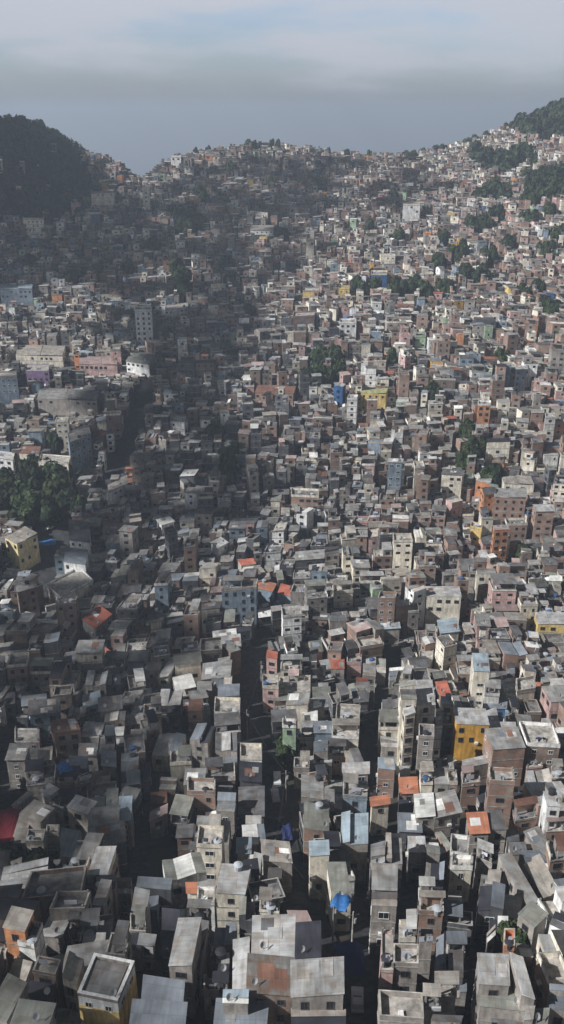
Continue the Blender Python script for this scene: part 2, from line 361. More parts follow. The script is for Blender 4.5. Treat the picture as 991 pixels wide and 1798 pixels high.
for u, v, wpx in RIDGE:
    h_ = next((q for q in (hit(u, v+wpx*.55+2+dv_, 2) for dv_ in range(0, 36, 3)) if q), None)
    if h_:
        r_ = wpx*.5*h_[1]/FPX
        spots.append((h_[0], h_[1], r_, 'ridge'))
        fillocc([(h_[0]+r_*.7*math.cos(a*math.pi/4), h_[1]+r_*.7*math.sin(a*math.pi/4)) for a in range(8)], 3)
def inpoly(u, v, P):
    c = False
    for k in range(len(P)):
        (x1, y1), (x2, y2) = P[k], P[k-1]
        if (y1 > v) != (y2 > v) and u < (x2-x1)*(v-y1)/(y2-y1)+x1: c = not c
    return c
WOODS = [[(-400,150),(0,215),(45,208),(110,245),(135,262),(165,300),(178,330),(172,350),(160,362),(120,385),(60,378),(0,382),(-400,400)],
         [(905,222),(935,196),(991,170),(1200,60),(1200,225),(991,240),(960,250),(925,240)],
         [(825,262),(880,266),(935,258),(940,285),(905,300),(870,305),(835,285)],
         [(925,300),(991,292),(1100,280),(1100,345),(991,348),(950,352),(920,330)], [(845,330),(890,322),(895,350),(850,355)]]
woods = []
ys = np.arange(540, 1020, 5.6)
for y in ys:
    for x in np.arange(-480, 480, 5.6):
        xx, yy = x+rng.uniform(-3, 3), y+rng.uniform(-3, 3)
        z = terr(xx, yy); u, v, f = proj(xx, yy, z+4)
        if any(inpoly(u, v, P) for P in WOODS):
            woods.append((xx, yy, z)); fillocc([(xx-3, yy-3), (xx+3, yy-3), (xx+3, yy+3), (xx-3, yy+3)], 3)

# ------------------------------------------------------------------ houses traced from the place
CR = {'A': (0,1140,3.003), 'B': (330,1140,3.003), 'C': (650,1140,2.906), 'D': (0,1460,3.003), 'E': (330,1460,3.003), 'F': (650,1460,2.906), 'P': (0,0,1),
      'G': (0,800,1.982), 'H': (490,800,1.978)}
# crop, front-left x y, front-right x y, offset to the back edge dx dy, roof, wall, storeys, type ; label @ handle
TRACE = """
A 450 190 558 192 15 -67 fl gr 3 s
A 440 218 530 222 8 -30 fl cr 2 s
A 88 222 155 210 -12 -40 fl gr 2 s
A 215 212 272 205 -2 -38 fc gr 2 s
A 445 308 530 290 -5 -60 bl wh 2 s ; house under a light blue sheet roof in the shaded quarter, by a cream wall @ light-blue roofed house
A 605 172 740 105 -12 -22 be cr 2 s
A 760 122 838 118 18 -52 be cr 2 s
A 835 150 888 152 66 -105 fl cr 2 s ; long slender house with a pale roof running diagonally towards the deep street @ diagonal pale roof
A 640 275 740 262 20 -35 fl wh 2 f
A 290 448 425 432 -25 -68 rb bk 3 s ; house with a weathered red-brown sheet roof above the bright blue tarp @ red-brown roofed house
A 80 490 208 490 0 -68 pk pk 2 f
A 430 472 530 478 22 -88 fl gr 2 s
A 560 460 650 458 5 -45 wh gr 2 s
A 668 400 775 385 -5 -50 fc gr 2 g
A 35 592 130 592 22 -90 fc gr 3 s
A 205 592 270 582 5 -62 be cr 2 s
A 362 630 458 636 5 -66 bg bg 3 s
A 800 552 940 562 42 -105 fl cr 2 s
A 800 712 856 716 0 -104 bl gr 2 s
A 700 700 790 704 4 -90 vd dg 2 s
A 218 752 264 776 42 -38 wh wh 2 s ; small house with a dazzling white roof above the beige square roof @ small dazzling white roof
A 70 820 100 838 72 -62 be gr 2 s
A 108 872 212 912 76 -72 be gr 3 s ; wide beige square roof turned cornerwise, below a small white roof @ cornerwise beige roof
A 240 812 312 842 24 -18 fc gr 3 s
A 355 835 462 872 50 -62 wh cr 3 s ; house with a broad brilliant white roof turned cornerwise @ broad white roof
A 430 905 468 912 10 -30 wh wh 2 s
A 78 992 130 1002 30 -105 be cr 2 s
A 625 902 690 908 6 -116 bl gr 3 s
A 560 835 620 838 6 -95 gn gr 3 s
A 245 985 310 985 5 -42 be cr 2 f
A 690 480 770 470 2 -60 fd br 3 s
A 540 520 660 520 5 -50 fd gr 2 s
A 120 300 240 290 0 -50 bg gr 2 s
A 15 300 80 290 0 -60 fd dg 2 s
A 240 100 330 95 5 -40 fd gr 2 s
A 300 270 400 250 30 -40 fd gr 2 s
A 360 365 450 350 10 -60 fd dg 2 s
A 140 720 290 705 8 -85 vd gr 2 t
A 400 720 480 690 20 -40 rb br 3 f
A 500 720 580 720 4 -90 gn gr 2 s
A 420 570 520 572 4 -70 fd gr 2 s
A 640 650 730 650 2 -100 fd dg 3 s
A 540 620 610 620 0 -80 bg gr 3 s
A 590 310 700 290 14 -45 fc gr 2 s
A 690 350 800 320 24 -40 fd gr 2 s
A 800 820 880 812 0 -60 rb bk 2 s
A 790 910 880 870 5 -50 pk gr 2 s
A 480 850 550 840 6 -60 gn gr 2 s
B 140 345 272 350 5 -80 be cr 3 f
B 10 478 105 492 40 -86 be gr 3 s
B 145 535 260 540 0 -92 fd gr 3 s
B 150 622 260 620 0 -48 gn gn 2 s
B 0 692 94 692 4 -60 fl cr 2 s
B 0 762 144 766 0 -68 pk bk 3 f ; brick house topped by a wide pinkish terrace with pale parapets @ pink terrace house
B 155 748 235 750 2 -30 bg gr 2 s
B 150 852 244 856 10 -92 bg gr 3 s
B 40 1002 215 1012 10 -125 be gr 3 s
B 312 500 370 500 -2 -60 fl gr 2 s
B 278 580 390 582 0 -70 be wh 3 f ; narrow white-walled terrace house on the left brink of the deep street @ white terrace house
B 278 700 385 700 0 -95 vd dg 3 s
B 272 885 400 890 0 -150 fd dg 2 s
B 305 985 385 985 2 -100 fl gr 2 s
B 398 985 470 990 0 -60 rb br 2 f
B 520 296 632 297 12 -60 fc cr 3 s
B 482 240 645 232 2 -85 be cr 2 f ; wide cream house with a plain sunlit terrace beside the top of the deep street @ sunlit cream terrace
B 415 50 470 60 4 -44 rd pk 3 s ; narrow pink house with a red roof beside the head of the street @ slim red roof
B 395 205 478 208 0 -60 pk pk 3 f
B 755 112 825 112 0 -58 rd gr 2 s ; low house with a square red roof between grey roofs @ square red roof
B 888 176 950 176 0 -28 rd gr 2 s
B 885 236 958 236 0 -55 fc gr 2 s
B 925 134 991 136 0 -92 fc gr 2 s
B 620 386 680 386 0 -56 wh wh 2 s
B 500 412 570 414 0 -36 bl gn 4 f ; pale green house with a blue rooftop edge above the street tree @ pale green house
B 665 445 756 440 2 -56 bg bg 3 s
B 665 545 738 545 0 -72 bg gr 3 s
B 780 380 904 386 6 -82 pk cr 3 f
B 760 470 900 475 3 -60 be cr 3 t
B 560 480 660 478 4 -60 fl cr 2 t
B 740 570 830 570 2 -60 fd gr 2 t
B 560 640 640 640 2 -55 be cr 2 t
B 640 610 760 600 4 -50 fc gr 2 s
B 820 662 950 656 2 -52 fl gr 2 s
B 820 782 945 792 0 -80 be bg 3 t
B 600 790 714 792 0 -115 fc gr 3 s
B 725 740 812 742 2 -70 gn gr 2 s
B 720 822 815 826 0 -78 fc gr 3 s
B 612 940 746 946 0 -138 fc bk 4 s
B 808 1030 950 1030 2 -160 bl gr 4 s
B 640 1020 710 1022 0 -55 be bk 2 f
B 715 1015 808 1016 0 -64 gn gr 3 s
B 490 110 600 105 3 -40 fl cr 3 t
B 530 180 620 175 2 -40 pk cr 2 t
B 650 210 740 205 2 -45 rb bk 2 s
B 640 330 760 300 3 -60 fc gr 2 s
B 160 250 270 245 2 -55 bg gr 3 s
B 120 190 230 180 4 -45 bg gr 3 s
B 0 330 70 330 10 -60 rb bk 3 s
B 580 60 680 55 2 -45 bg gr 2 s
B 840 80 915 80 0 -45 be pk 2 f
C 160 262 238 258 -8 -92 gn cr 7 s
C 240 286 334 284 -18 -120 fl cr 6 s ; tall cream apartment block with pale roof overtopping its neighbours @ tall cream block
C 178 342 230 334 -22 -78 fl cr 6 s ; tower with a sunlit blank cream side wall and stepped pale roofs @ blank-walled cream tower
C 250 452 326 456 0 -60 fc gr 5 f ; grey five-storey building with rows of little windows against the cream tower @ grey windowed block
C 330 405 368 402 8 -90 wh wh 4 f ; slim white-edged tower between the grey block and the ochre building @ slim white tower
C 372 385 434 385 -10 -112 bg bg 3 f
C 370 282 420 286 -8 -40 bl cr 4 s
C 436 298 550 300 -20 -56 fl cr 3 s
C 442 388 608 388 -20 -82 fl oc 4 s ; ochre-walled building with a wide pale grey overhanging roof @ ochre-walled building
C 612 386 655 372 -14 -66 fl oc 3 s
C 628 520 792 508 -42 -112 fc bk 4 s ; broad brick house with a big two-part grey roof beside the ochre building @ broad brick house
C 600 404 736 402 0 -28 fl gr 3 s
C 800 492 968 502 -38 -110 be br 4 f ; large brown house with a cream-edged open terrace and bare columns @ brown terrace house
C 530 112 610 115 -10 -78 bl cr 5 s ; tall cream house under a pale blue-grey roof, uphill of the ochre building @ tall cream house
C 360 238 412 240 -24 -66 rd bk 3 s ; house with a steep red roof behind the cream apartment block @ red roof behind
C 258 152 400 172 -20 -60 be bk 2 s
C 750 225 842 210 -5 -62 be cr 3 f ; cream corner house with pale walls and a green-tinged terrace @ cream corner house
C 820 195 870 195 0 -40 or bk 2 s
C 580 302 690 306 5 -42 bg bu 2 s ; low blue-walled house below the grey open-front house @ blue-walled house
C 585 235 660 240 0 -44 fl wh 3 t
C 610 684 736 690 -6 -66 be bk 5 f ; slender brick tower with flat cluttered terrace and sunlit flank @ slender brick tower
C 156 736 242 736 -6 -76 or gr 2 s ; low house with a vivid orange-red roof under the cream tower @ vivid orange roof
C 512 940 606 940 -16 -98 or gr 3 s ; house with a bright orange-red sheet roof beside a dark grey roof @ bright orange roof
C 612 926 696 926 -26 -104 fd gr 3 s
C 10 802 96 790 -4 -42 or cr 3 s ; cream house with an orange-red roof on the brink of the narrow street @ orange roof by street
C 42 612 126 616 0 -54 bl bk 3 s ; small brick house with a blue sheet roof beside the narrow street @ blue-capped brick house
C 330 860 462 840 -36 -108 fc gr 3 s
C 238 856 328 854 -10 -108 wh gr 3 s ; house with a roof half bright white and half pale grey @ white-sheeted roof
C 905 802 970 806 -20 -74 fl wh 5 s ; tall white house with cluttered roof edge and peeling sunlit side @ tall white house
C 738 800 820 806 -5 -70 vd br 2 s
C 810 692 925 686 -15 -66 fd gr 3 s
C 485 612 620 582 -14 -48 fl gr 2 s
C 80 988 156 988 -8 -50 fl gr 2 s
C 190 990 282 990 -4 -40 fl gr 2 s
C 60 492 156 497 -16 -78 fl gr 2 s
C 62 302 144 300 0 -62 fd gr 3 s
C 46 410 144 412 0 -60 gn cr 3 t
C 350 610 430 612 -10 -66 gn gr 2 s
C 330 690 400 695 -8 -80 fc gr 3 s
C 400 690 445 690 -6 -50 rb bk 3 f
C 260 690 320 690 -6 -70 be cr 3 t
C 150 830 232 835 -4 -70 vd dg 2 s
C 150 930 260 935 -4 -90 bg dg 2 s
C 690 345 705 345 0 -30 bl gr 2 s
C 250 60 320 50 4 -50 pk cr 2 f
C 870 100 950 95 -10 -70 fc gr 2 s
C 880 180 960 170 -20 -70 fc gr 2 s
C 0 100 80 105 0 -60 gn gr 2 s
C 100 150 220 145 0 -60 fd gr 2 s
C 700 270 770 262 -5 -30 be pk 2 f
C 470 700 560 690 -5 -60 pk bk 3 t
C 740 880 850 860 -10 -60 rb bk 3 t
C 800 610 880 600 -10 -60 pk pk 2 f
C 900 930 990 925 -6 -50 pk bk 3 t
C 930 560 1000 570 -8 -60 pk cr 2 t
C 930 660 1010 670 -5 -60 be bk 2 t
C 700 120 740 120 -2 -50 rb bk 2 s
C 600 170 690 165 -2 -50 fd dg 2 s
D 322 142 420 146 6 -144 bg gr 3 s
D 140 66 230 66 12 -60 be cr 2 f
D 76 62 132 60 12 -70 be gr 2 s
D 298 312 348 326 40 -146 bl gr 2 s
D 490 386 546 400 44 -130 fc gr 3 s
D 702 416 768 426 16 -104 fc gr 3 s
D 776 412 830 420 8 -80 bg bg 2 s
D 722 302 900 312 8 -66 bg dg 3 s
D 20 512 130 530 46 -108 be or 4 s ; orange-walled house with a beige sheet roof beside a white-rimmed terrace @ orange-walled house
D 225 545 320 562 44 -92 fl gr 2 s ; house with a pale roof half sunlit, half in hard shadow @ half-shaded pale roof
D 98 600 182 616 44 -112 fd wh 3 f ; house with a dark sunken terrace framed by white parapets @ white-rimmed terrace
D 40 742 134 770 36 -92 gn gr 2 s
D -60 962 36 1004 104 -200 gn gr 3 s ; long olive-grey roof slanting along the frame edge below the orange-walled house @ long olive roof
D 72 1012 240 1034 42 -112 gn gr 3 s
D 176 740 292 762 30 -76 br br 3 f
D 330 772 402 792 38 -132 fc gr 3 s
D 412 864 622 906 88 -208 fc wy 3 r ; large house, white upper storey over bright yellow, pale-rimmed grey roof @ yellow and white house
D 738 592 806 602 8 -48 fl wh 2 s
D 892 708 1012 724 50 -245 fc gr 4 s ; long grey corrugated roof of parallel sheets right of the yellow and white house @ long corrugated roof
D 750 898 960 930 12 -130 bg dg 3 s
D 700 1030 960 1040 14 -130 bg dg 3 s
D 855 590 945 600 2 -175 vd dg 3 s
D 500 150 610 160 2 -70 fd gr 2 s
D 600 330 690 330 4 -80 fd gr 2 s
D 10 250 100 210 10 -60 be gr 2 s
D 150 300 230 230 20 -50 gn gr 2 s
D 10 400 80 380 20 -50 bg gr 2 s
D 430 640 550 640 10 -100 fd dg 2 s
D 370 550 440 560 10 -70 fd gr 2 t
D 560 650 660 660 30 -110 fd gr 3 t
D 690 540 770 545 0 -90 gn gr 2 t
D 160 890 280 880 10 -90 vd dg 2 s
E 645 130 745 132 -4 -76 bl cr 4 s ; house with a light blue roof on the right brink of the deep street @ light blue roof by street
E 48 80 178 86 12 -100 fl cr 4 f
E 262 112 330 120 0 -72 bl gr 3 s
E 312 252 376 252 16 -150 wh gr 3 s
E 150 330 300 332 32 -150 fl cr 4 s ; cream house with a broad whitish roof uphill of the biggest pale roof @ broad whitish roof
E 402 166 550 168 -16 -110 be gr 3 s
E 502 328 624 336 -12 -74 bl gr 3 s
E 556 482 655 490 -30 -62 pk gr 3 s
E 345 662 552 666 6 -206 fl bk 4 s ; widest pale grey roof with a little lit cream hut on it @ widest pale roof
E 322 852 546 862 6 -186 st br 4 s ; house with a brown roof of vertical rusty stripes @ brown striped roof
E 132 600 248 582 12 -106 bg gr 3 s
E 240 832 320 834 2 -246 fl gr 3 s
E 150 762 216 766 2 -116 fc gr 3 s
E 85 860 215 862 2 -86 vd gr 2 t
E 150 1030 400 1034 14 -140 bg gr 3 s
E 185 892 316 896 4 -66 bl gr 4 s
E 548 876 820 872 -2 -192 fc gr 4 s ; house with a big stained grey roof and white back rim beside the street @ big stained grey roof
E 548 1030 832 1030 0 -122 be br 3 s
E 556 672 700 672 0 -184 vd dg 4 s
E 766 372 860 372 -30 -200 gn cr 3 s ; olive-roofed house on the wedge between two streets, blue tarp at its edge @ wedge house
E 800 482 852 482 -8 -78 yg gr 3 s
E 0 704 62 732 44 -230 fd gr 3 s
E 2 480 110 482 12 -60 fc gr 3 t
E 0 322 46 322 -4 -44 or cr 3 s ; cream house with a tiny orange roof corner beside a pale terrace @ tiny orange roof
E 50 384 140 386 4 -80 be wh 3 f
E 380 420 480 430 4 -60 be cr 3 t
E 380 310 490 312 4 -60 fd gr 3 t
E 410 960 540 965 4 -60 pk cr 2 t
E 270 450 350 455 4 -90 fd dg 3 s
E 0 170 90 180 20 -60 fd gr 2 t
F 8 172 76 166 -2 -120 fc gr 4 s
F 84 152 166 154 -4 -138 fc gr 4 s
F 16 292 130 296 4 -112 fc gr 4 s
F 10 372 136 378 2 -68 fd gr 4 s
F 200 106 284 110 -6 -78 fl gr 3 s
F 290 122 356 126 -8 -82 bg gr 3 s
F 282 236 376 240 6 -92 bg bg 3 s
F 412 192 520 196 4 -56 be cr 3 f ; cream house with a small sandy terrace and green-trimmed wall @ sandy terrace house
F 560 272 660 276 10 -68 fc gr 3 s
F 800 372 864 360 -146 -232 fc gr 3 s ; longest grey roof, slanting steeply towards a row of terraces @ longest slanting roof
F 886 336 964 312 -100 -186 fc gr 3 s
F 552 392 680 402 10 -122 vd dg 3 s
F 664 426 752 440 18 -90 be gr 2 s
F 838 490 904 430 -80 -68 gn gr 3 s
F 916 478 1000 520 30 -62 fl wh 3 s
F 682 602 734 602 2 -84 or or 3 f ; house with a bright orange terrace floor and round tank beside it @ orange terrace house
F 612 482 704 484 0 -52 be gr 2 s
F 556 782 710 786 -6 -152 fl gr 4 s ; nearly square pale roof beside a long narrow white roof @ square pale roof
F 772 842 840 854 -60 -206 wh gr 4 s ; long narrow white roof sloping beside the square pale roof @ long white roof
F 562 888 766 912 -6 -112 gn gr 3 s
F 910 778 1020 770 -56 -136 be bk 3 f ; brick house with a wide sandy terrace ringed by low pinkish walls @ wide sandy terrace
F 916 904 1020 908 0 -112 bg gr 3 s
F 786 962 908 968 12 -86 fc gr 3 s
F 120 686 244 690 0 -96 wh gr 4 f ; pale pinkish terrace with a round black water tank on it @ terrace with black tank
F 60 712 118 714 0 -200 be pk 4 f
F 252 566 318 566 0 -66 bg gr 3 s
F 336 722 388 726 4 -196 bg dg 3 s
F 400 742 474 746 0 -176 fd dg 3 s
F 50 962 270 978 -6 -130 br gr 3 f
F 272 902 345 908 0 -54 be gr 3 t
F 300 1010 450 1012 22 -60 fl gr 3 s
F 330 842 438 842 2 -60 be gr 3 t
F 432 822 492 822 0 -60 gn gr 2 s
F 402 392 464 396 0 -58 fl wh 3 s
F 252 420 372 424 0 -60 be bk 3 t
F 250 350 370 350 0 -60 wh gr 3 t
F 640 560 600 520 0 -60 be gr 2 s
F 545 600 600 610 20 -120 gn br 3 s
F 770 640 830 650 -20 -80 gn gr 2 s
F 780 100 800 40 40 -20 be gr 2 s
F 550 150 620 180 -4 -60 wh gr 3 t
F 720 120 800 120 -10 -60 fd gr 2 s
F 410 120 500 130 4 -90 rb bk 3 f
F 390 640 480 640 0 -60 bg gn 3 t
F 920 150 1000 140 -20 -80 rb bk 3 t
F 700 60 760 50 -6 -60 fd gr 2 s
F 860 140 930 100 -70 -120 fc br 2 s
F 150 560 230 560 0 -90 wh cr 3 t
F 380 480 520 500 0 -70 bg dg 2 t
F 490 930 560 935 -6 -70 pk gr 2 t
F 640 1010 790 1010 -6 -60 fd gr 2 s
P 30 956 66 939 -21 -12 be cy 4 s ; pale yellow house with a sandy ribbed roof beside the wooded bend @ sandy-roofed house by trees
P 112 988 150 992 5 -26 bg wh 4 s ; white-sided house under a blue-grey roof beside the road bend @ white house by road
P 122 948 158 953 0 -32 fd wh 4 s
P 106 1050 164 1020 -24 -22 be cr 3 f ; cream walled building with a dark open terrace and crooked parapet @ crooked terrace
P 167 1104 197 1082 -22 -16 rd gr 3 s ; house in the dark quarter with a vivid salmon-red roof @ salmon-red roof
P 160 1148 196 1140 -10 -8 rd gr 2 s
P 197 1080 212 1085 12 -18 bl gr 2 s
P 284 924 306 916 -8 -9 wh wh 3 s ; little white hut roof on a tall white wall amid shaded houses @ little white hut
P 383 962 400 953 -12 -8 wh wh 3 s ; white roof like a tilted square beside the dark gully @ tilted white roof
P 424 994 450 990 -6 -10 rd cr 2 s
P 450 1032 478 1040 6 -13 or bg 3 s ; blue-grey walled house topped by an orange sheet roof @ orange-roofed blue-grey house
P 488 1042 512 1048 6 -16 rd bg 3 s
P 190 866 224 850 0 -14 be wh 3 s ; beige-roofed house with a bright white side wall above the road @ beige roof white wall
P 196 900 224 898 2 -8 wh wh 2 s
P 298 892 326 886 -4 -10 wh wh 2 f
P 664 1054 694 1054 3 -11 rb bk 5 f ; tall narrow bare-brick building glowing orange among grey roofs @ tall bare-brick building
P 696 1064 718 1062 0 -8 wh bk 4 s
P 750 1048 810 1050 -4 -18 fl cr 4 s ; long cream building with pale roof and tiers of window openings @ long cream building
P 774 1112 806 1110 -5 -22 bl gr 3 s ; house with a slate-blue square roof below the long cream building @ slate-blue roof
P 672 1106 702 1104 -2 -12 bl gr 2 s
P 945 1096 1000 1098 -5 -20 fl ye 3 s ; wide pale-roofed building with a yellow front wall @ yellow-fronted building
P 512 872 560 874 0 -12 rb bk 3 f ; wide bare brick building facing the dark gully @ wide brick building
P 886 850 938 852 -6 -14 be cr 3 s ; broad beige-roofed house above a brick block @ broad beige roof
P 868 874 924 876 0 -16 fc bk 5 s
P 776 834 812 836 4 -10 fd cr 4 s ; pale cream-yellow building under a dark roof by a clump of trees @ cream-yellow building
P 826 926 846 930 2 -8 be ye 3 f ; small bright yellow house in a row of brick ones @ small yellow house
P 868 932 894 930 -2 -8 pk or 5 s ; orange-walled narrow tower rising over grey roofs @ orange narrow tower
P 840 712 862 712 0 -6 be or 5 f ; narrow tower house with an orange wall on the right-hand slope @ orange tower house
P 682 812 706 812 2 -6 fl bg 6 s ; pale blue-grey tower with small dark windows @ pale blue tower
P 634 690 678 692 4 -9 yg ye 3 s ; bright yellow building with a yellow-edged roof near the dark trees @ bright yellow building
P 610 702 627 702 2 -6 wh wh 6 f ; thin white tower dotted with pink beside the bright yellow building @ thin white tower
P 652 483 680 483 0 -7 bu bu 4 f ; deep blue block standing alone on the far slope @ deep blue block
P 708 360 738 360 2 -6 wh wh 6 f ; big white block on the upper hillside @ big white block
P 538 424 552 424 1 -4 wh cr 6 f ; thin cream tower on the far hillside @ thin cream tower
P 597 568 626 568 0 -6 wh wh 4 f ; white cubic house by a dark gap halfway up the slope @ white cubic house
P 237 546 266 546 1 -6 fl wh 9 f ; tallest pale grey tower with a grid of windows @ pale grey tower
P 28 624 110 626 5 -18 be cr 3 s ; large hall with a long beige roof in the left-hand quarter @ beige-roofed hall
P 46 652 86 652 0 -12 be pu 4 f ; building with a purple front below the beige-roofed hall @ purple-fronted building
P 140 640 206 642 0 -14 pk pk 3 s ; wide pink building beside the beige-roofed hall @ wide pink building
P 222 634 262 640 16 -18 gn wh 3 g ; hall with a pale greenish pitched roof under the grey tower @ greenish pitched roof
P 194 616 212 616 0 -6 pk pk 5 f
P -30 664 30 662 0 -8 fl bg 7 f ; dark blue-grey slab block at the frame edge @ dark slab block
P 66 700 170 704 5 -18 fc gr 3 s ; very long plain grey roof below the purple-fronted building @ very long grey roof
P 98 742 120 741 2 -6 be cr 6 f ; sunlit cream tower above the cream block by the wood @ sunlit cream tower
P 122 778 160 764 -4 -16 bg bg 6 f ; big blue-grey building flanking the sunken road @ big blue-grey building
P 34 796 68 798 4 -12 rb cr 3 s ; cream house with a rust-red roof behind the wood @ rust-red roof by wood
P 68 812 120 816 5 -14 be cr 4 f ; sandy block with two rows of windows just uphill of the wood @ sandy block by wood
P -4 806 22 808 3 -12 wh wh 3 s ; house with a white roof by the frame edge behind the wood @ white roof by wood
P 422 648 440 648 0 -7 wh wh 3 s
P 448 690 515 692 5 -12 rb bk 3 s
P 300 276 318 276 1 -3 wh wh 5 f ; white tower house crowning the ridge beside the gap @ white ridge tower
P 250 328 262 328 1 -3 be cr 9 f ; cream tower at the foot of the ridge gap @ cream gap tower
P 925 564 946 564 0 -6 or or 4 f ; orange building with flat roof on the sunny slope @ orange slope building
P 906 650 926 648 1 -6 fl bg 5 s ; blue-grey building with pale roof on the sunny slope @ blue-grey slope building
P 958 734 976 733 0 -6 wh wh 5 f ; thin white building near the frame edge on the sunny slope @ white slope building
P 730 592 748 592 0 -6 gn gn 4 f ; pale green building in the middle of the slope @ pale green slope building
P 514 558 552 556 2 -8 be bk 4 f ; broad brick building on the edge of the cloud shadow @ broad slope brick building
P 0 508 56 508 2 -8 bl bg 4 s ; wide bluish building at the frame edge under the wooded hill @ wide bluish building
P 290 545 330 540 1 -8 wh wh 3 f ; row of white walls beside the grey tower @ white-walled row
P 818 384 830 384 0 -4 wh cr 5 f
P 160 340 200 338 2 -8 be cr 4 f ; cream building below the wooded hill's bare shoulder @ cream shoulder building
P 40 385 76 386 1 -5 be cr 4 f
P 440 372 470 376 1 -5 be cr 3 f
P 440 404 480 404 1 -6 be wh 3 s
P 606 486 630 484 1 -8 bl cr 3 f
P 595 508 614 508 1 -5 yg ye 4 f
P 532 512 560 512 1 -6 be ye 4 f
"""
FH = 2.8
HS = []     # every house: dict
def add_house(P, zt, zb, rt, rc, wc, fl, label=None, handle=None, traced=False):
    c = (sum(p[0] for p in P)/4, sum(p[1] for p in P)/4)
    h = dict(P=P, zt=zt, zb=zb, rt=rt, rc=rc, wc=wc, fl=fl, label=label, handle=handle, c=c, traced=traced, seed=rng.random())
    u, v, f = proj(c[0], c[1], zt); h['u'], h['v'], h['d'] = u, v, f
    pp = [proj(p[0], p[1], zt) for p in P]
    area = abs(sum(pp[k][0]*pp[(k+1) % 4][1]-pp[(k+1) % 4][0]*pp[k][1] for k in range(4)))/2
    fw = math.hypot(pp[1][0]-pp[0][0], pp[1][1]-pp[0][1])
    h['area'] = area+fw*FPX/f*3.0*math.cos(math.atan2(150, c[1]))
    HS.append(h); return h
for line in TRACE.strip().splitlines():
    a, _, lab = line.partition(';'); t = a.split()
    ox, oy, s = CR[t[0]]; x0, y0, x1, y1, dx, dy = [float(q)/s for q in t[1:7]]; rc, wc, fl, rt = t[7], t[8], int(t[9]), t[10]
    x0 += ox; x1 += ox; y0 += oy; y1 += oy
    if x1 < x0: x0, x1 = x1, x0
    px = [(x0, y0), (x1, y1), (x1+dx, y1+dy), (x0+dx, y0+dy)]
    uc, vc = sum(p[0] for p in px)/4, sum(p[1] for p in px)/4
    if t[0] == 'P' and vc < 900: fl = max(2, round(fl*float(np.interp(vc, [257, 500, 800, 900], [.62, .74, .9, 1.0]))))
    H_ = fl*FH
    hh = hit(uc, vc, H_)
    if hh is None: hh = hit(uc, vc+6, H_-3)
    if hh is None: print('miss', line); continue
    P = [on_z(p[0], p[1], hh[2]) for p in px]
    # cap the depth on grazing far views
    wdt = math.hypot(P[1][0]-P[0][0], P[1][1]-P[0][1]); dpt = math.hypot(P[3][0]-P[0][0], P[3][1]-P[0][1])
    if dpt > 1.7*max(wdt, 6) or hh[1] > 500:
        k = min(1.0, 1.3*max(wdt, 7)/dpt) if hh[1] > 330 else 1.0
        P[3] = tuple(P[0][i]+(P[3][i]-P[0][i])*k for i in (0, 1)); P[2] = tuple(P[1][i]+(P[2][i]-P[1][i])*k for i in (0, 1))
    if not lab and t[0] != 'P':
        r_o = raster(P)
        if r_o is not None and r_o[1].sum() and (occ[r_o[0]][r_o[1]] == 2).sum()/r_o[1].sum() > .8: continue      # keep the lanes clear
    ar = sum(P[k][0]*P[(k+1) % 4][1]-P[(k+1) % 4][0]*P[k][1] for k in range(4))
    if ar < 0: P = [P[1], P[0], P[3], P[2]]
    zb = min(terr(*p) for p in P)-.6
    label, handle = (lab.split('@')+[None])[:2] if lab else (None, None)
    if label: label = label.strip(); handle = handle.strip()
    add_house(P, hh[2], min(zb, hh[2]-H_+1), rt, 'be' if rc == 'br' else rc, {'wy': 'wh', }.get(wc, wc), fl, label, handle, True)
    HS[-1]['two'] = (wc == 'wy')
for h in HS: fillocc(grow(h['P'], .1))
# ------------------------------------------------------------------ the rest of the hillside: rows of adjoining houses
def warp(x, y):
    return (x+8*math.sin(y/61.+1.3)+5*math.sin((x+y)/83.)+1.5*math.sin(y/23.-x/31.), y+8*math.sin(x/71.+.5)+5*math.sin((x-y)/87.+2)+1.5*math.sin(x/27.+y/37.))
def pick(tab, r):
    s = 0
    for k, p in tab:
        s += p
        if r*1.0 < s: return k
    return tab[-1][0]
def styles(x, y):
    r = rng.random()
    warm = .5+.5*math.tanh((x/(y+1)*6))      # the slope to the right is more brick and cream
    warm = min(1, max(0, warm))
    wt = [('bk', .22+.20*warm), ('gr', .24-.08*warm), ('dg', .12-.08*warm), ('cr', .14+.09*warm), ('wh', .055), ('pk', .05+.09*warm), ('bg', .05-.02*warm), ('br', .03), ('or', .015), ('ye', .006), ('gn', .013), ('oc', .007), ('bu', .005)]
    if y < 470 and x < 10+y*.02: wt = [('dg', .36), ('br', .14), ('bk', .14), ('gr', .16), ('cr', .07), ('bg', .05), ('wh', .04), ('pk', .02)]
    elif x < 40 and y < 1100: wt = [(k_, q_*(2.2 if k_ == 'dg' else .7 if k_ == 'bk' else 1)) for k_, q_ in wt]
    rt_ = [('fc', .27), ('fd', .19), ('fl', .15), ('be', .11), ('gn', .055), ('bg', .06), ('wh', .07), ('pk', .05), ('rb', .03), ('rd', .014), ('or', .008), ('bl', .02), ('vd', .02)]
    return pick(wt, r*sum(q for _, q in wt)), pick(rt_, rng.random()*sum(q for _, q in rt_))
fill = []
KEEP = [h for h in HS if h['handle']]
for h in KEEP: h['hw'] = (max(p[0] for p in h['P'])-min(p[0] for p in h['P']))/2; h['hd'] = (max(p[1] for p in h['P'])-min(p[1] for p in h['P']))/2
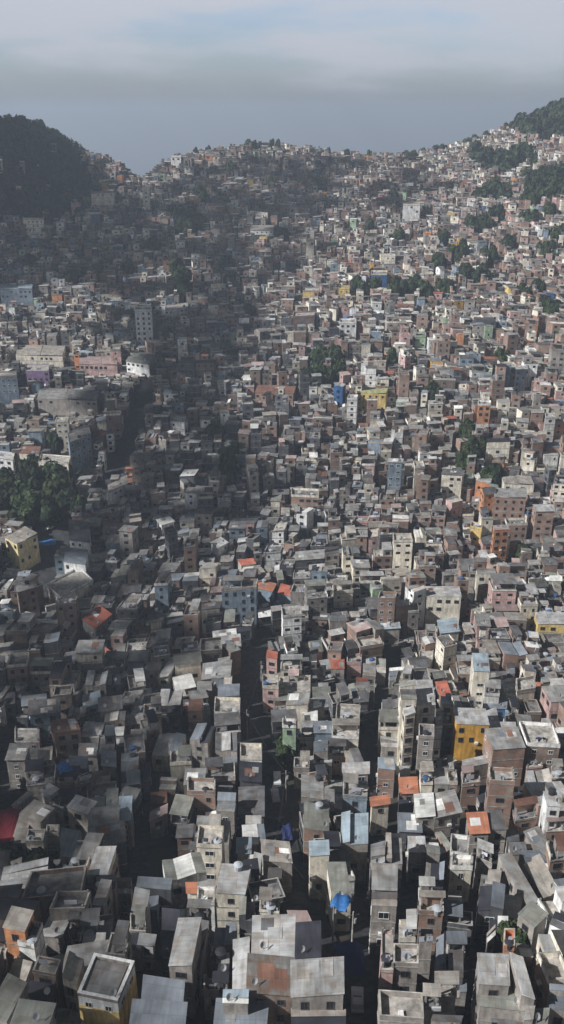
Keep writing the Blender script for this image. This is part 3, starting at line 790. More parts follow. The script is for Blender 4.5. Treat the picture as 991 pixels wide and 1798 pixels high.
def try_fill(P, far, lim=.10):
    ctr = (sum(p[0] for p in P)/4, sum(p[1] for p in P)/4)
    zc = terr(*ctr); u, v, f = proj(ctr[0], ctr[1], zc+6)
    if f < 40 or u < -260 or u > PW+260 or v > PH+200: return False
    if zc < -60 or zc > 205: return False
    ov = overlap(P); shr = False
    if ov > lim:
        if ov > .45: return False
        for s in (.8, .65, .5):
            for ax, bx in ((0, 0), (1-s, 0), (0, 1-s), (1-s, 1-s)):
                Q = sub(P, ax, ax+s, bx, bx+s)
                if overlap(Q) <= lim: P = Q; shr = True; break
            else: continue
            break
        else: return False
    zs = [terr(*p) for p in P]
    fl = pick([(1, .14), (2, .36), (3, .34), (4, .12), (5, .04)], rng.random()); 
    if ctr[1] < 200: fl = min(fl, 3)
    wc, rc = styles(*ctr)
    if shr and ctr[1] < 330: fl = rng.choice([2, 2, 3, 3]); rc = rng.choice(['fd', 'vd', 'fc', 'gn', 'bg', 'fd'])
    rt = pick([('s', .48), ('f', .11), ('t', .18), ('u', .15), ('g', .08)], rng.random())
    if ctr[1] > 480: fl = min(fl, 3)-(.35 if ctr[1] > 620 else .15)
    zt = sum(zs)/4+fl*FH+rng.uniform(-.5, .5)
    if ctr[1] < 330 and rc in ('or', 'rd', 'rb', 'bl'): rc = rng.choice(['fc', 'fl', 'fd'])
    for m in KEEP:       # low roofs in front of the buildings that stand out
        if abs(m['c'][0]-ctr[0]) < m['hw']+3 and 0 < m['c'][1]-ctr[1] < m['hd']+(11 if m['c'][1] < 330 else 13):
            zt = min(zt, m['zt']-m['fl']*FH*(.9 if m['fl'] > 3 or m.get('two') or ctr[1] > 330 else .4)+ (0 if ctr[1] < 330 else -1)); zt = max(zt, min(zs)+1.5)
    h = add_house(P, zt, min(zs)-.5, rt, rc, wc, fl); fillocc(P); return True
Y = 62.0
while Y < 940:
    dep = rng.uniform(5.0, 8.0)*(1 if Y > 200 else 1.15)
    xm = Y*.36+60+ (40 if Y < 200 else 0)
    fs_ = float(np.interp(Y, [180, 260, 420, 600], [1, .82, .74, .70])); dep *= fs_**.8
    x = -xm+rng.uniform(0, 5)
    while x < xm:
        wd = rng.uniform(4.0, 8.4)*(1 if rng.random() > .07 or Y < 230 else 1.6)*(1 if Y > 200 else 1.12)
        wd *= fs_; g = rng.uniform(.15, .9) *fs_ if rng.random() > .15 else rng.uniform(1.2, 3.0)*fs_
        j = rng.uniform(-1.2, 1.2); d2 = dep+rng.uniform(-1.0, .6)
        q = [(x, Y+j), (x+wd, Y+j+rng.uniform(-.3, .3)), (x+wd+rng.uniform(-.3, .3), Y+j+d2), (x, Y+j+d2)]
        wq = [warp(*p) for p in q]; cx_, cy_ = sum(p[0] for p in wq)/4, sum(p[1] for p in wq)/4
        ra = rng.gauss(0, .11) if rng.random() > .1 or Y < 210 else rng.choice([-1, 1])*rng.uniform(.25, .5); k_ = .97 if abs(ra) < .2 else .84; c1_, s1_ = math.cos(ra)*k_, math.sin(ra)*k_
        try_fill([(cx_+(p[0]-cx_)*c1_-(p[1]-cy_)*s1_, cy_+(p[0]-cx_)*s1_+(p[1]-cy_)*c1_) for p in wq], Y > 700, .14 if Y > 250 else .07)
        x += wd+g
    Y += dep+(.3 if rng.random() > .16 else 1.6)
n1_ = len(HS)
cand = [(rng.uniform(-420, 420), 62+870*math.sqrt(rng.random())) for _ in range(26000)]
for x, y in cand:
    if abs(x) > y*.36+60: continue
    xi, yi = int(x-OX0), int(y-OY0)
    if not (2 < xi < ON-3 and 2 < yi < OM-3) or occ[yi-1:yi+2, xi-1:xi+2].any(): continue
    s = rng.uniform(3.5, 6.0); a = .3*math.sin(x/50)+rng.uniform(-.15, .15)+(0 if rng.random() > .2 else .7)
    cs, sn = math.cos(a)*s/2, math.sin(a)*s/2; k = rng.uniform(.8, 1.3)
    try_fill([(x-cs+sn*k, y-sn-cs*k), (x+cs+sn*k, y+sn-cs*k), (x+cs-sn*k, y+sn+cs*k), (x-cs-sn*k, y-sn+cs*k)], y > 700, .12)
print('houses', len(HS), 'first pass', n1_)

# ------------------------------------------------------------------ build a house into buffers
def build_house(h, B, lod, win):
    """B(name) -> Buf ; lod 0 near ... 3 far ; win(side point, angle, w, h) adds a window"""
    r = random.Random(h['seed']); P = h['P']; zt, zb = h['zt'], h['zb']; rt = h['rt']
    wm = 'wall_'+h['wc']; rm = 'roof_'+h['rc']
    ex = Vector((P[1][0]-P[0][0], P[1][1]-P[0][1])); ru = ex.normalized() if ex.length > 0 else Vector((1, 0))
    wdt = ex.length; dpt = math.hypot(P[3][0]-P[0][0], P[3][1]-P[0][1])
    fallk = r.random(); 
    if fallk < .75: run = (ru.x, ru.y)
    else: run = (-ru.y, ru.x)
    def sheet(Q, z, ovh=.35, tilt=None, m=None, name='roof', th=.07):
        t = (r.uniform(.03, .11) if tilt is None else tilt)*min(dpt, 9)
        k = r.randrange(4); dz = [[t, t, 0, 0], [0, 0, t, t], [0, t, t, 0], [t, 0, 0, t]][k if fallk < .75 else (2+k % 2)]
        zz = [z+d for d in dz]; B(name).prism(grow(Q, ovh), [a+.06 for a in zz], [a+.06+th for a in zz], m or rm, m or rm, bottom=True, ru=run)
        return zz
    top = [zt]*4
    if rt in ('s',):
        Q = P
        big = wdt > 9 and lod < 2 and r.random() < .6
        if big:     # two sheet fields at slightly different heights
            s = r.uniform(.35, .65); k = r.uniform(.12, .3)
            B('wall').prism(P, zb, zt, wm, 'slab')
            for (a0, a1, dz, mm) in ((0, s-.006, 0, rm), (s+.006, 1, k, rm if r.random() < .7 or h['traced'] else 'roof_fc')):
                S = sub(P, a0, a1, 0, 1); sheet(S, zt+dz, .05 if lod else .12, .04, mm)
        elif not h['handle'] and r.random() < (.5 if lod < 3 else .3):       # a patchwork of lean-tos
            ax = r.random() < .6; cuts = [0, r.uniform(.3, .7), 1] if r.random() < .6 or lod == 3 else [0, r.uniform(.25, .4), r.uniform(.6, .75), 1]
            for c0_, c1_ in zip(cuts[:-1], cuts[1:]):
                e_ = .004; S = sub(P, c0_+e_, c1_-e_, 0, 1) if ax else sub(P, 0, 1, c0_+e_, c1_-e_); dz = r.uniform(-1.3, .35)
                tp = sheet(S, zt+dz, .02 if lod > 1 else .06, r.uniform(.03, .12), rm if r.random() < .5 else 'roof_'+r.choice(['fc', 'fc', 'fd', 'fl', 'gn', 'be', 'bg', 'wh', 'vd']))
                B('wall').prism(S, zb, tp, wm, wm)
            zt -= .7
        else:
            top = sheet(P, zt, .12 if r.random() < .5 else .32)
            B('wall').prism(P, zb, top, wm, wm)
            if lod < 2 and min(wdt, dpt) > 3.5:      # newer and rustier sheets laid over the old roof
                for kk in range(r.randint(0, 3)):
                    a0, b0 = r.uniform(.05, .7), r.uniform(.05, .65); a1, b1 = min(.97, a0+r.uniform(1, 2.4)/wdt), min(.97, b0+r.uniform(1.2, 3.2)/dpt); S = sub(P, a0, a1, b0, b1)
                    zq = [(top[0]*(1-a_)+top[1]*a_)*(1-b_2)+(top[3]*(1-a_)+top[2]*a_)*b_2+.13 for a_, b_2 in ((a0, b0), (a1, b0), (a1, b1), (a0, b1))]
                    pm_ = r.choice(['roof_fl', 'roof_fd', 'roof_wh', 'roof_rb', 'roof_be', 'roof_fc', 'roof_bg']); zq = [q_+.012*kk for q_ in zq]
                    B('roof').prism(S, zq, [q_+.03 for q_ in zq], pm_, pm_, False, run)
    elif rt == 'g':
        hh = min(dpt, 9)*.5*.38; B('wall').prism(P, zb, zt, wm, 'slab')
        G = grow(P, .3); ml = lerpq(G, 0, .5); mr_ = lerpq(G, 1, .5)
        B('roof').prism([G[0], G[1], mr_, ml], [zt, zt, zt+hh, zt+hh], [zt+.07, zt+.07, zt+hh+.07, zt+hh+.07], rm, rm, True, ru)
        B('roof').prism([ml, mr_, G[2], G[3]], [zt+hh, zt+hh, zt, zt], [zt+hh+.07, zt+hh+.07, zt+.07, zt+.07], rm, rm, True, ru)
        a, b_ = lerpq(P, 0, .5), lerpq(P, 1, .5); W = B('wall')
        W.quad([(P[1][0], P[1][1], zt), (P[2][0], P[2][1], zt), (b_[0], b_[1], zt+hh*.96)], wm, [(0, 0), (5, 0), (2.5, 2)])
        W.quad([(P[3][0], P[3][1], zt), (P[0][0], P[0][1], zt), (a[0], a[1], zt+hh*.96)], wm, [(0, 0), (5, 0), (2.5, 2)])
    else:
        sm = 'slab_pale' if h['rc'] in ('be', 'pk', 'wh', 'fl', 'or', 'yg', 'bl') else 'slab'
        if h['rc'] == 'or': sm = 'roof_or'
        B('wall').prism(P, zb, zt-.16, wm, wm)
        if rt == 'r':   # walled rim round a sheet roof
            B('wall').prism(grow(P, -.1), zt-.16, zt+.02, wm, 'slab'); sheet(grow(P, -.7), zt+.05, 0, .02)
        else: B('roof').prism(grow(P, .1), zt-.16, zt, 'band', sm, True, ru)
        ph = {'f': r.choice([.35, .7, .9, .9]), 't': r.choice([.3, .8, .9]), 'u': r.choice([.25, .8]), 'r': .55}[rt]
        O, I = grow(P, .06), grow(P, -.16 if rt != 'r' else -.4)
        pm = wm if r.random() < .6 else r.choice(['wall_wh', 'wall_cr', 'wall_gr'])
        for k in range(4):
            if rt in 'tu' and r.random() < .25: continue
            q = (k+1) % 4; B('parapet').prism([O[k], O[q], I[q], I[k]], zt, zt+ph, pm, 'slab_pale' if rt != 'r' else 'wall_wh')
        if rt == 't':
            a0, b0 = r.choice([(0, .0), (.0, .4), (.4, .0), (0, .3)]); a1 = 1 if a0 else r.choice([1, 1, .6]); b1 = 1
            S = sub(P, a0+.03, a1-.03, b0+.03, b1-.03); ch = r.uniform(2.1, 2.5)
            for p in (grow(S, -.15) if lod < 3 else ()):
                s_ = .11; B('roof_cover').prism([(p[0]-s_, p[1]-s_), (p[0]+s_, p[1]-s_), (p[0]+s_, p[1]+s_), (p[0]-s_, p[1]+s_)], zt, zt+ch+.05, 'band', 'band')
            sheet(S, zt+ch, .25, .05, None, 'roof_cover')
            if r.random() < .6:
                T = sub(S, .04, .96, .55, .96); B('rooftop_room').prism(T, zt, zt+ch-.05, r.choice([wm, 'wall_bk', 'wall_gr']), 'slab')
        if rt == 'u':
            a0, a1 = r.choice([(0, .5), (.45, 1), (.0, .7), (.3, 1)]); b0 = r.choice([.35, .5, 0.0]); S = sub(P, a0+.02, a1-.02, b0+.02, .98)
            um = r.choice([wm, 'wall_bk', 'wall_gr', 'wall_cr']); ch = r.uniform(2.2, 2.9)
            B('rooftop_room').prism(S, zt, zt+ch, um, 'slab')
            t = r.uniform(.1, .5); G = grow(S, .2); B('rooftop_room').prism(G, [zt+ch, zt+ch, zt+ch+t, zt+ch+t], [zt+ch+.08, zt+ch+.08, zt+ch+t+.08, zt+ch+t+.08], rm, rm, True, run)
            if lod < 3:
                e = Vector((S[1][0]-S[0][0], S[1][1]-S[0][1])); p = lerpq(S, .5, 0)
                if e.length > 1.6: win((p[0], p[1], zt+1.2), math.atan2(e.y, e.x), min(1.4, e.length*.5), 1.1, S)
    if rt in 'ftu' and r.random() < .4 and lod < 3:      # starter columns left for the next storey
        cs_ = r.uniform(.5, 1.6)
        for p in grow(P, -.25): B('parapet').prism([(p[0]-.12, p[1]-.12), (p[0]+.12, p[1]-.12), (p[0]+.12, p[1]+.12), (p[0]-.12, p[1]+.12)], zt+.003, zt+max(ph+.1, cs_), 'band', 'band')
    # concrete floor bands
    if (h['wc'] in ('bk', 'gr', 'dg', 'pk', 'or') or r.random() < .3) and lod < 3:
        z = zt-(.02 if rt in 's' else .35)-FH
        while z > zb+1.5 and z > zt-FH*6:
            B('wall').prism(grow(P, .05), z-.1, z+.1, 'band', 'band', True); z -= FH
    # windows
    sides = [(0, 1, .9), (3, 0, .55), (1, 2, .55)]
    if lod == 3: sides = sides[:1] if h['c'][0] < 0 else sides[:2]
    for a, b_, pr in sides:
        if lod == 1 and a != 0 and r.random() < .3: continue
        e = Vector((P[b_][0]-P[a][0], P[b_][1]-P[a][1])); l = e.length
        if l < 1.8: continue
        n_ = max(1, int(l/(2.5 if lod < 2 else 3.0))); ang = math.atan2(e.y, e.x)
        wh_ = r.choice([.9, 1.0, 1.2]); ww = r.choice([.8, 1.0, 1.3, 1.5]) 
        if lod == 3: wh_ *= 1.35; ww *= 1.3
        vis = int(min(h['fl']+.5, 4 if lod < 2 else 9) if h['fl'] < 5 else h['fl'])
        for f_ in range(vis):
            z = zt-FH*f_-1.45
            if z < zb+1.8: break
            if lod == 0 and l > 3 and not h.get('ac') and r.random() < .16:
                h['ac'] = 1
                t = r.uniform(.15, .85); q_ = (P[a][0]+e.x*t, P[a][1]+e.y*t); nx_, ny_ = math.sin(ang)*.42, -math.cos(ang)*.42; tx_, ty_ = math.cos(ang)*.4, math.sin(ang)*.4
                B('air_conditioner').prism([(q_[0]-tx_+nx_, q_[1]-ty_+ny_), (q_[0]+tx_+nx_, q_[1]+ty_+ny_), (q_[0]+tx_, q_[1]+ty_), (q_[0]-tx_, q_[1]-ty_)], z-1.1, z-.6, 'frame_white', 'frame_white', True)
            for k in range(n_):
                if r.random() > pr*(.72 if h['fl'] < 5 else 1): continue
                t = (k+.5)/n_; win((P[a][0]+e.x*t, P[a][1]+e.y*t, z), ang, min(ww, l/n_*.7), wh_, P)
    # roof fittings
    flat = rt in 'ftu'
    if r.random() < (.42 if flat else .07) and lod < 3:
        p = lerpq(P, r.uniform(.15, .85), r.uniform(.15, .3)) if rt != 's' else lerpq(P, r.uniform(.2, .8), .85)
        zz = zt+(0 if flat else .15)
        m = r.choice(['tank_blue', 'tank_black', 'tank_black', 'tank_grey', 'tank_grey', 'tank_grey'])
        if rt == 's' or rt == 'g': zz = zt+.3 if rt == 's' else zt+.9
        B('water_tank').cyl(p, .62, zz-.25, zz+.85, m, 12, .72); B('water_tank').cyl(p, .78, zz+.86, zz+1.05, m, 12, .25)
    if r.random() < .35 and lod < 2:
        p = lerpq(P, r.uniform(.1, .9), r.uniform(.08, .2)); zz = zt+.1; D = B('satellite_dish')
        D.cyl(p, .04, zz-.1, zz+.9, 'metal', 5)
        cc = Vector((p[0], p[1], zz+1.0)); nrm = Vector((.5, -.6, .55)).normalized(); t1 = nrm.orthogonal().normalized(); t2 = nrm.cross(t1)
        ring = [cc+nrm*.12+(t1*math.cos(a*math.pi/5)+t2*math.sin(a*math.pi/5))*.45 for a in range(10)]
        for k in range(10): D.quad([tuple(cc), tuple(ring[k]), tuple(ring[(k+1) % 10])], 'dish', [(0, 0)]*3)
    if flat and lod < 3 and r.random() < .55:
        for _ in range(r.randint(1, 4)):
            p = lerpq(P, r.uniform(.12, .88), r.uniform(.1, .35)); s1, s2 = r.uniform(.2, .7), r.uniform(.2, .6)
            B('roof' if rt != 'r' else 'parapet').prism([(p[0]-s1, p[1]-s2), (p[0]+s1, p[1]-s2), (p[0]+s1, p[1]+s2), (p[0]-s1, p[1]+s2)], zt+.003, zt+r.uniform(.2, .7), *([r.choice(['wall_bk', 'slab_pale', 'metal', 'wall_wh', 'roof_bg', 'slab', 'wall_dg', 'bark'])]*2))
    if flat and lod < 2 and r.random() < .35:
        y0_ = r.uniform(.15, .4); a_, b2 = lerpq(P, .1, y0_), lerpq(P, .9, y0_); D = B('hanging_sheet')
        dv = Vector((b2[0]-a_[0], b2[1]-a_[1])); ll = dv.length; dv.normalize(); nv = Vector((-dv.y, dv.x))*.01
        t = ll*r.uniform(.1, .4); ww = min(ll*.5, r.uniform(1.2, 2.6)); q0 = (a_[0]+dv.x*t, a_[1]+dv.y*t); q1 = (q0[0]+dv.x*ww, q0[1]+dv.y*ww)
        D.prism([(q0[0]-nv.x, q0[1]-nv.y), (q1[0]-nv.x, q1[1]-nv.y), (q1[0]+nv.x, q1[1]+nv.y), (q0[0]+nv.x, q0[1]+nv.y)], zt+r.uniform(.5, .9), zt+1.6, 'laundry', 'laundry', True)
    if h.get('two'):
        O = grow(P, .04); z1 = zt-1.7
        B('wall').prism(O, zb, z1, 'wall_ye', 'wall_ye')
    if lod < 2 and not flat and r.random() < .5 and rt != 'r':      # bricks and planks that hold the sheets down
        for _ in range(r.randint(2, 6)):
            p = lerpq(P, r.uniform(.1, .9), r.uniform(.1, .9)); s1 = r.uniform(.08, .5); a_ = r.random()*3; c_, s_ = math.cos(a_), math.sin(a_)
            zz = zt+.1; ad = .10*min(dpt, 9)
            if big_free(h): B('roof').prism([(p[0]+c_*x-s_*y, p[1]+s_*x+c_*y) for x, y in ((-s1, -.12), (s1, -.12), (s1, .12), (-s1, .12))], zz-.1, zz+ad+.12, *([r.choice(['wall_bk', 'slab', 'wall_dg', 'bark'])]*2))
def big_free(h): return False

# ------------------------------------------------------------------ who is an individual
def inframe(h): return -15 < h['u'] < PW+15 and h['v'] < PH+25
ind = [h for h in HS if h['handle'] and inframe(h)]
rest = sorted([h for h in HS if not h['handle'] and inframe(h) and -4 < h['u'] < PW+4 and h['v'] < PH+8], key=lambda h: -h['area']*(1.6 if h['traced'] else 1))
ind += rest[:302-len(ind)]
indset = set(id(h) for h in ind)
print('individuals', len(ind), 'smallest v', min(h['v'] for h in ind if not h['handle']))
marks = [h for h in ind if h['handle']]
ORD = ['', 'second ', 'third ', 'fourth ', 'fifth ', 'sixth ', 'seventh ', 'eighth ', 'ninth ', 'tenth ', 'eleventh ', 'twelfth ']
def roofword(h):
    w_ = ROOF[h['rc']][0]
    return {'s': w_+' sheet roof', 'g': w_+' pitched roof', 'f': 'open flat roof', 't': 'half-covered terrace', 'u': 'rooftop room', 'r': 'rimmed roof'}[h['rt']]
def sector(m, h):
    dx, dy = h['u']-m['u'], h['v']-m['v']
    if abs(dx) > abs(dy): return 'left of' if dx < 0 else 'right of'
    return 'uphill of' if dy < 0 else 'downhill of'
used = set()
for h in ind:
    if h['label']: used.add(h['label'])
for h in ind:
    if h['label']: continue
    ms = sorted(marks, key=lambda m: math.hypot(m['u']-h['u'], m['v']-h['v']))[:4]
    best = None
    for m in ms:
        s = sector(m, h); same = [q for q in ind if q is not m and roofword(q) == roofword(h) and WALL[q['wc']][0] == WALL[h['wc']][0] and sector(m, q) == s]
        same.sort(key=lambda q: math.hypot(q['u']-m['u'], q['v']-m['v'])); k = next(i for i, q in enumerate(same) if q is h)
        sc_ = k*60+math.hypot(m['u']-h['u'], m['v']-h['v'])
        lab = '%s house with %s, %s%s the %s' % (WALL[h['wc']][0], roofword(h), (ORD[min(k, 11)]+'such ') if k else '', s, m['handle'])
        if lab not in used and k < 12 and len(lab.replace('-', ' ').split()) <= 19 and (best is None or sc_ < best[0]): best = (sc_, lab)
    h['label'] = best[1] if best else '%s house with %s beside the %s' % (WALL[h['wc']][0], roofword(h), ms[0]['handle'])
    used.add(h['label'])

# ------------------------------------------------------------------ windows as parts
WIN = {}
def win_mesh(w_, h_, fr):
    k = (round(w_, 1), round(h_, 1), fr)
    if k not in WIN:
        w_, h_ = k[0]/2, k[1]/2; f = Buf(); t = .07
        def box(B, x0, x1, y0, y1, z0, z1, m): B.prism([(x0, y0), (x1, y0), (x1, y1), (x0, y1)], z0, z1, m, m, True)
        box(f, -w_-t, w_+t, -.07, .02, h_, h_+t, fr); box(f, -w_-t, w_+t, -.12, .02, -h_-t, -h_, fr)
        box(f, -w_-t, -w_, -.07, .02, -h_, h_, fr); box(f, w_, w_+t, -.07, .02, -h_, h_, fr); box(f, -.03, .03, -.06, .02, -h_, h_, fr)
        g = Buf(); box(g, -w_, w_, -.03, .0, -h_, h_, 'glass')
        WIN[k] = (f.mesh('window'), g.mesh('pane'))
    return WIN[k]
nwin = 0
for h in sorted(ind, key=lambda h: -h['area']):
    c0 = (h['c'][0], h['c'][1], h['zb']); bufs = {}
    root = bpy.data.objects.new('tall_building' if h['fl'] > 4 else 'hillside_house', None); col.objects.link(root); root.location = c0; root.empty_display_size = 1
    tag(root, h['label'], 'building' if h['fl'] > 4 else 'house', 'tall buildings standing over the roofs' if h['fl'] > 4 else 'houses packed on the hillside')
    def B(name): return bufs.setdefault(name, Buf())
    wins = []
    fr = 'frame_white' if random.Random(h['seed']).random() < .25 else 'frame_dark'
    build_house(h, B, 0 if h['c'][1] < 330 else 1 if h['c'][1] < 600 else 2, lambda p, a, ww, wh_, P: wins.append((p, a, ww, wh_)))
    for nm, bf in bufs.items():
        bf.v = [(x-c0[0], y-c0[1], z-c0[2]) for x, y, z in bf.v]; link(nm, bf.mesh(nm), root)
    wins.sort(key=lambda q: -q[0][2]); wins = wins[:8 if h['fl'] < 5 else 26]
    for p, a, ww, wh_ in wins:
        f, g = win_mesh(ww, wh_, fr); o = link('window', f, root, (p[0]-c0[0], p[1]-c0[1], p[2]-c0[2]), (0, 0, a)); link('pane', g, o); nwin += 1
print('windows', nwin)
# ------------------------------------------------------------------ all further houses: one mass
mass = Buf()
def mwin(p, a, ww, wh_, P):
    dx, dy = math.cos(a)*ww/2, math.sin(a)*ww/2; ox, oy = math.sin(a)*.04, -math.cos(a)*.04; z0, z1 = p[2]-wh_/2, p[2]+wh_/2
    mass.quad([(p[0]-dx+ox, p[1]-dy+oy, z0), (p[0]+dx+ox, p[1]+dy+oy, z0), (p[0]+dx+ox, p[1]+dy+oy, z1), (p[0]-dx+ox, p[1]-dy+oy, z1)], 'glass', [(0, 0)]*4)
for h in HS:
    if id(h) in indset: continue
    y = h['c'][1]; build_house(h, lambda nm: mass, 1 if y < 340 else 2 if y < 700 else 3, mwin)
mo = link('distant_houses', mass.mesh('distant_houses')); tag(mo, 'countless small houses stacked up the hillside behind the nearer ones', kind='stuff', cat='houses')
print('mass faces', len(mass.f))
# ------------------------------------------------------------------ streets
for q, wd, nm in streets:
    bf = Buf(); pts = []
    for a, b_ in zip(q[:-1], q[1:]):
        n_ = max(1, int(math.hypot(b_[0]-a[0], b_[1]-a[1])/4)); pts += [(a[0]+(b_[0]-a[0])*k/n_, a[1]+(b_[1]-a[1])*k/n_) for k in range(n_)]
    pts.append(q[-1]); rows = []
    for k, p in enumerate(pts):
        a, b_ = pts[max(k-1, 0)], pts[min(k+1, len(pts)-1)]; l = math.hypot(b_[0]-a[0], b_[1]-a[1]); nx_, ny_ = -(b_[1]-a[1])/l, (b_[0]-a[0])/l
        hw = wd/2; rows.append([(p[0]+nx_*s, p[1]+ny_*s, max(terr(p[0]+nx_*s, p[1]+ny_*s), terr(*p))+.12) for s in (hw, hw*.3, -hw*.3, -hw)])
    for r0, r1 in zip(rows[:-1], rows[1:]):
        for k in range(3): bf.quad([r0[k+1], r1[k+1], r1[k], r0[k]], 'asphalt')
    tag(link(nm, bf.mesh(nm)), kind='structure')
# ------------------------------------------------------------------ trees
def crown_mesh(seed, nleaf, leafm, dense=1.0, leaf=.16):
    r = random.Random(seed); bf = Buf(); lobes = []
    for k in range(r.randint(6, 9)):
        a = r.random()*6.283; rr = r.uniform(.15, .55); lobes.append((rr*math.cos(a), rr*math.sin(a), r.uniform(.45, 1.05), r.uniform(.28, .5)))
    for _ in range(nleaf):
        lx, ly, lz, lr = r.choice(lobes); v = Vector((r.gauss(0, 1), r.gauss(0, 1), r.gauss(0, 1))).normalized(); q = r.uniform(.72, 1.05)
        p = Vector((lx, ly, lz))+Vector((v.x*lr*q, v.y*lr*q, v.z*lr*q*.8)); n_ = (v+Vector((r.uniform(-.7, .7), r.uniform(-.7, .7), r.uniform(-.3, .9)))).normalized()
        t1 = n_.orthogonal().normalized(); t2 = n_.cross(t1); s = leaf*r.uniform(.6, 1.3); a = r.random()*6.28
        e1 = (t1*math.cos(a)+t2*math.sin(a))*s; e2 = n_.cross(e1)*.7
        bf.quad([tuple(p-e1-e2*.6), tuple(p+e1*.3-e2), tuple(p+e1+e2*.5), tuple(p-e1*.2+e2)], leafm, [(0, 0)]*4)
    return bf
def trunk_mesh(seed):
    r = random.Random(seed); bf = Buf(); bf.cyl((0, 0), .07, -.15, .6, 'bark', 7, .045)
    for k in range(4):
        a = r.random()*6.28; p0 = Vector((0, 0, .45)); p1 = Vector((.38*math.cos(a), .38*math.sin(a), .85)); d = (p1-p0).normalized(); t1 = d.orthogonal().normalized(); t2 = d.cross(t1)
        i = len(bf.v); m = bf.mi('bark')
        for pp, rr in ((p0, .035), (p1, .012)): bf.v += [tuple(pp+(t1*math.cos(q*1.257)+t2*math.sin(q*1.257))*rr) for q in range(5)]
        for q in range(5): bf.f.append((i+q, i+(q+1) % 5, i+5+(q+1) % 5, i+5+q)); bf.m.append(m); bf.uv += [(0, 0)]*4
    return bf
CM = [crown_mesh(s, 1100, 'leaf_dark' if s % 2 else 'leaf_mid').mesh('crown') for s in range(5)]
TM = [trunk_mesh(s).mesh('trunk') for s in range(3)]
marks_t = sorted(marks, key=lambda m: m['area'])
tl = {}
for i, (x, y, r_, kd) in enumerate(spots):
    z = terr(x, y); u, v, f = proj(x, y, z+5)
    if not (-40 < u < PW+40 and v < PH+40): continue
    o = bpy.data.objects.new('tree', None); col.objects.link(o); o.location = (x, y, z-.2); s = r_*1.05; rr = rng.random()*6.28
    if kd == 'slope' and y > 330: s = max(s, rng.uniform(4.2, 5.6))
    o.rotation_euler = (0, 0, rr); hs = rng.uniform(1.0, 1.4) if r_ < 4 else rng.uniform(.95, 1.3)
    if kd == 'ridge': s *= 1.15; o.scale = (s, s, s); hs = max(hs, 11.5/s/1.3)
    if kd == 'slope': hs = max(hs, (12.5 if y > 330 else 7.5)/s/1.3)
    o.scale = (s, s, s*hs)
    vi = i % 5
    link('crown', CM[vi], o); link('trunk', TM[i % 3], o)
    m = min(marks, key=lambda m: math.hypot(m['u']-u, m['v']-v)); sec = sector(m, dict(u=u, v=v)); tone = 'dark' if vi % 2 else 'mid-green'
    size = 'small' if r_ < 3.4 else 'broad'; key = (tone, size, sec, m['handle']); tl[key] = tl.get(key, 0)+1; k = tl[key]-1
    base = '%s %s tree%s' % (size, tone, ' on the ridge line' if kd == 'ridge' else '')
    tag(o, '%s, %s%s the %s' % (base, ORD[min(k, 11)]+'such ' if k else '', sec, m['handle']), 'tree', 'trees among the houses')
# wooded slopes
def merge_crowns(name, pts, label):
    protos = [crown_mesh(50+s, 150, 'leaf_dark' if s != 2 else 'leaf_mid', leaf=.27) for s in range(4)]
    arr = [(np.array(p.v), np.array(p.f)) for p in protos]; V = []; F = []; M = []; off = 0
    for x, y, z in pts:
        k = rng.randrange(4); v, f = arr[k]; a = rng.random()*6.28; s = rng.choice([3.0, 4.2, 5.2, 7.2])*rng.uniform(.85, 1.15); c_, s_ = math.cos(a), math.sin(a)
        w_ = np.stack([(v[:, 0]*c_-v[:, 1]*s_)*s+x, (v[:, 0]*s_+v[:, 1]*c_)*s+y, v[:, 2]*s*rng.uniform(1., 1.5)+z-1], -1)
        V.append(w_); F.append(f+off); off += len(v); M += [1 if k == 2 else 0]*len(f)
    V = np.concatenate(V); F = np.concatenate(F); me = bpy.data.meshes.new(name)
    me.vertices.add(len(V)); me.vertices.foreach_set('co', V.astype(np.float32).ravel()); me.loops.add(len(F)*4); me.loops.foreach_set('vertex_index', F.astype(np.int32).ravel())
    me.polygons.add(len(F)); me.polygons.foreach_set('loop_start', np.arange(0, len(F)*4, 4, dtype=np.int32)); me.materials.append(MATS['leaf_dark']); me.materials.append(MATS['leaf_mid'])
    me.polygons.foreach_set('material_index', np.array(M, dtype=np.int32)); me.update(calc_edges=True); me.validate()
    tag(link(name, me), label, 'forest', kind='stuff')
merge_crowns('forest', woods, 'dark forest covering the steep hillsides above the houses')
print('woods', len(woods))
# ------------------------------------------------------------------ tarpaulins
def tarp(u, v, w_, d_, ang, mname, label, dz):
    hh = hit(u, v, dz); bf = Buf(); n_ = 8; r = random.Random(int(u))
    g = [[(-w_/2+w_*i/n_+r.uniform(-.08, .08), -d_/2+d_*j/n_+r.uniform(-.08, .08), .5*math.sin(i*.9+j*.4)*.4+r.uniform(-.05, .05)-.35*((i/n_-.5)**2+(j/n_-.5)**2)*4) for i in range(n_+1)] for j in range(n_+1)]
    for j in range(n_):
        for i in range(n_): bf.quad([g[j][i], g[j][i+1], g[j+1][i+1], g[j+1][i]], mname, [(0, 0)]*4)
    o = link('tarpaulin', bf.mesh('tarpaulin'), None, (hh[0], hh[1], hh[2]+.35), (0, 0, ang)); md = o.modifiers.new('thickness', 'SOLIDIFY'); md.thickness = .03
    tag(o, label, 'tarpaulin')
tarp(113, 1347, 2.8, 3.4, .5, 'tarp_blue', 'bright blue tarpaulin tied over a roof beside a blue-grey roof', 9.3)
tarp(600, 1583, 2.6, 3.0, -.5, 'tarp_blue', 'sagging bright blue tarpaulin on the edge of the wedge house', 9.3)
tarp(614, 1682, 4.2, 5.4, .0, 'tarp_dark', 'large dark blue tarpaulin stretched over the street where two lanes meet', 4)
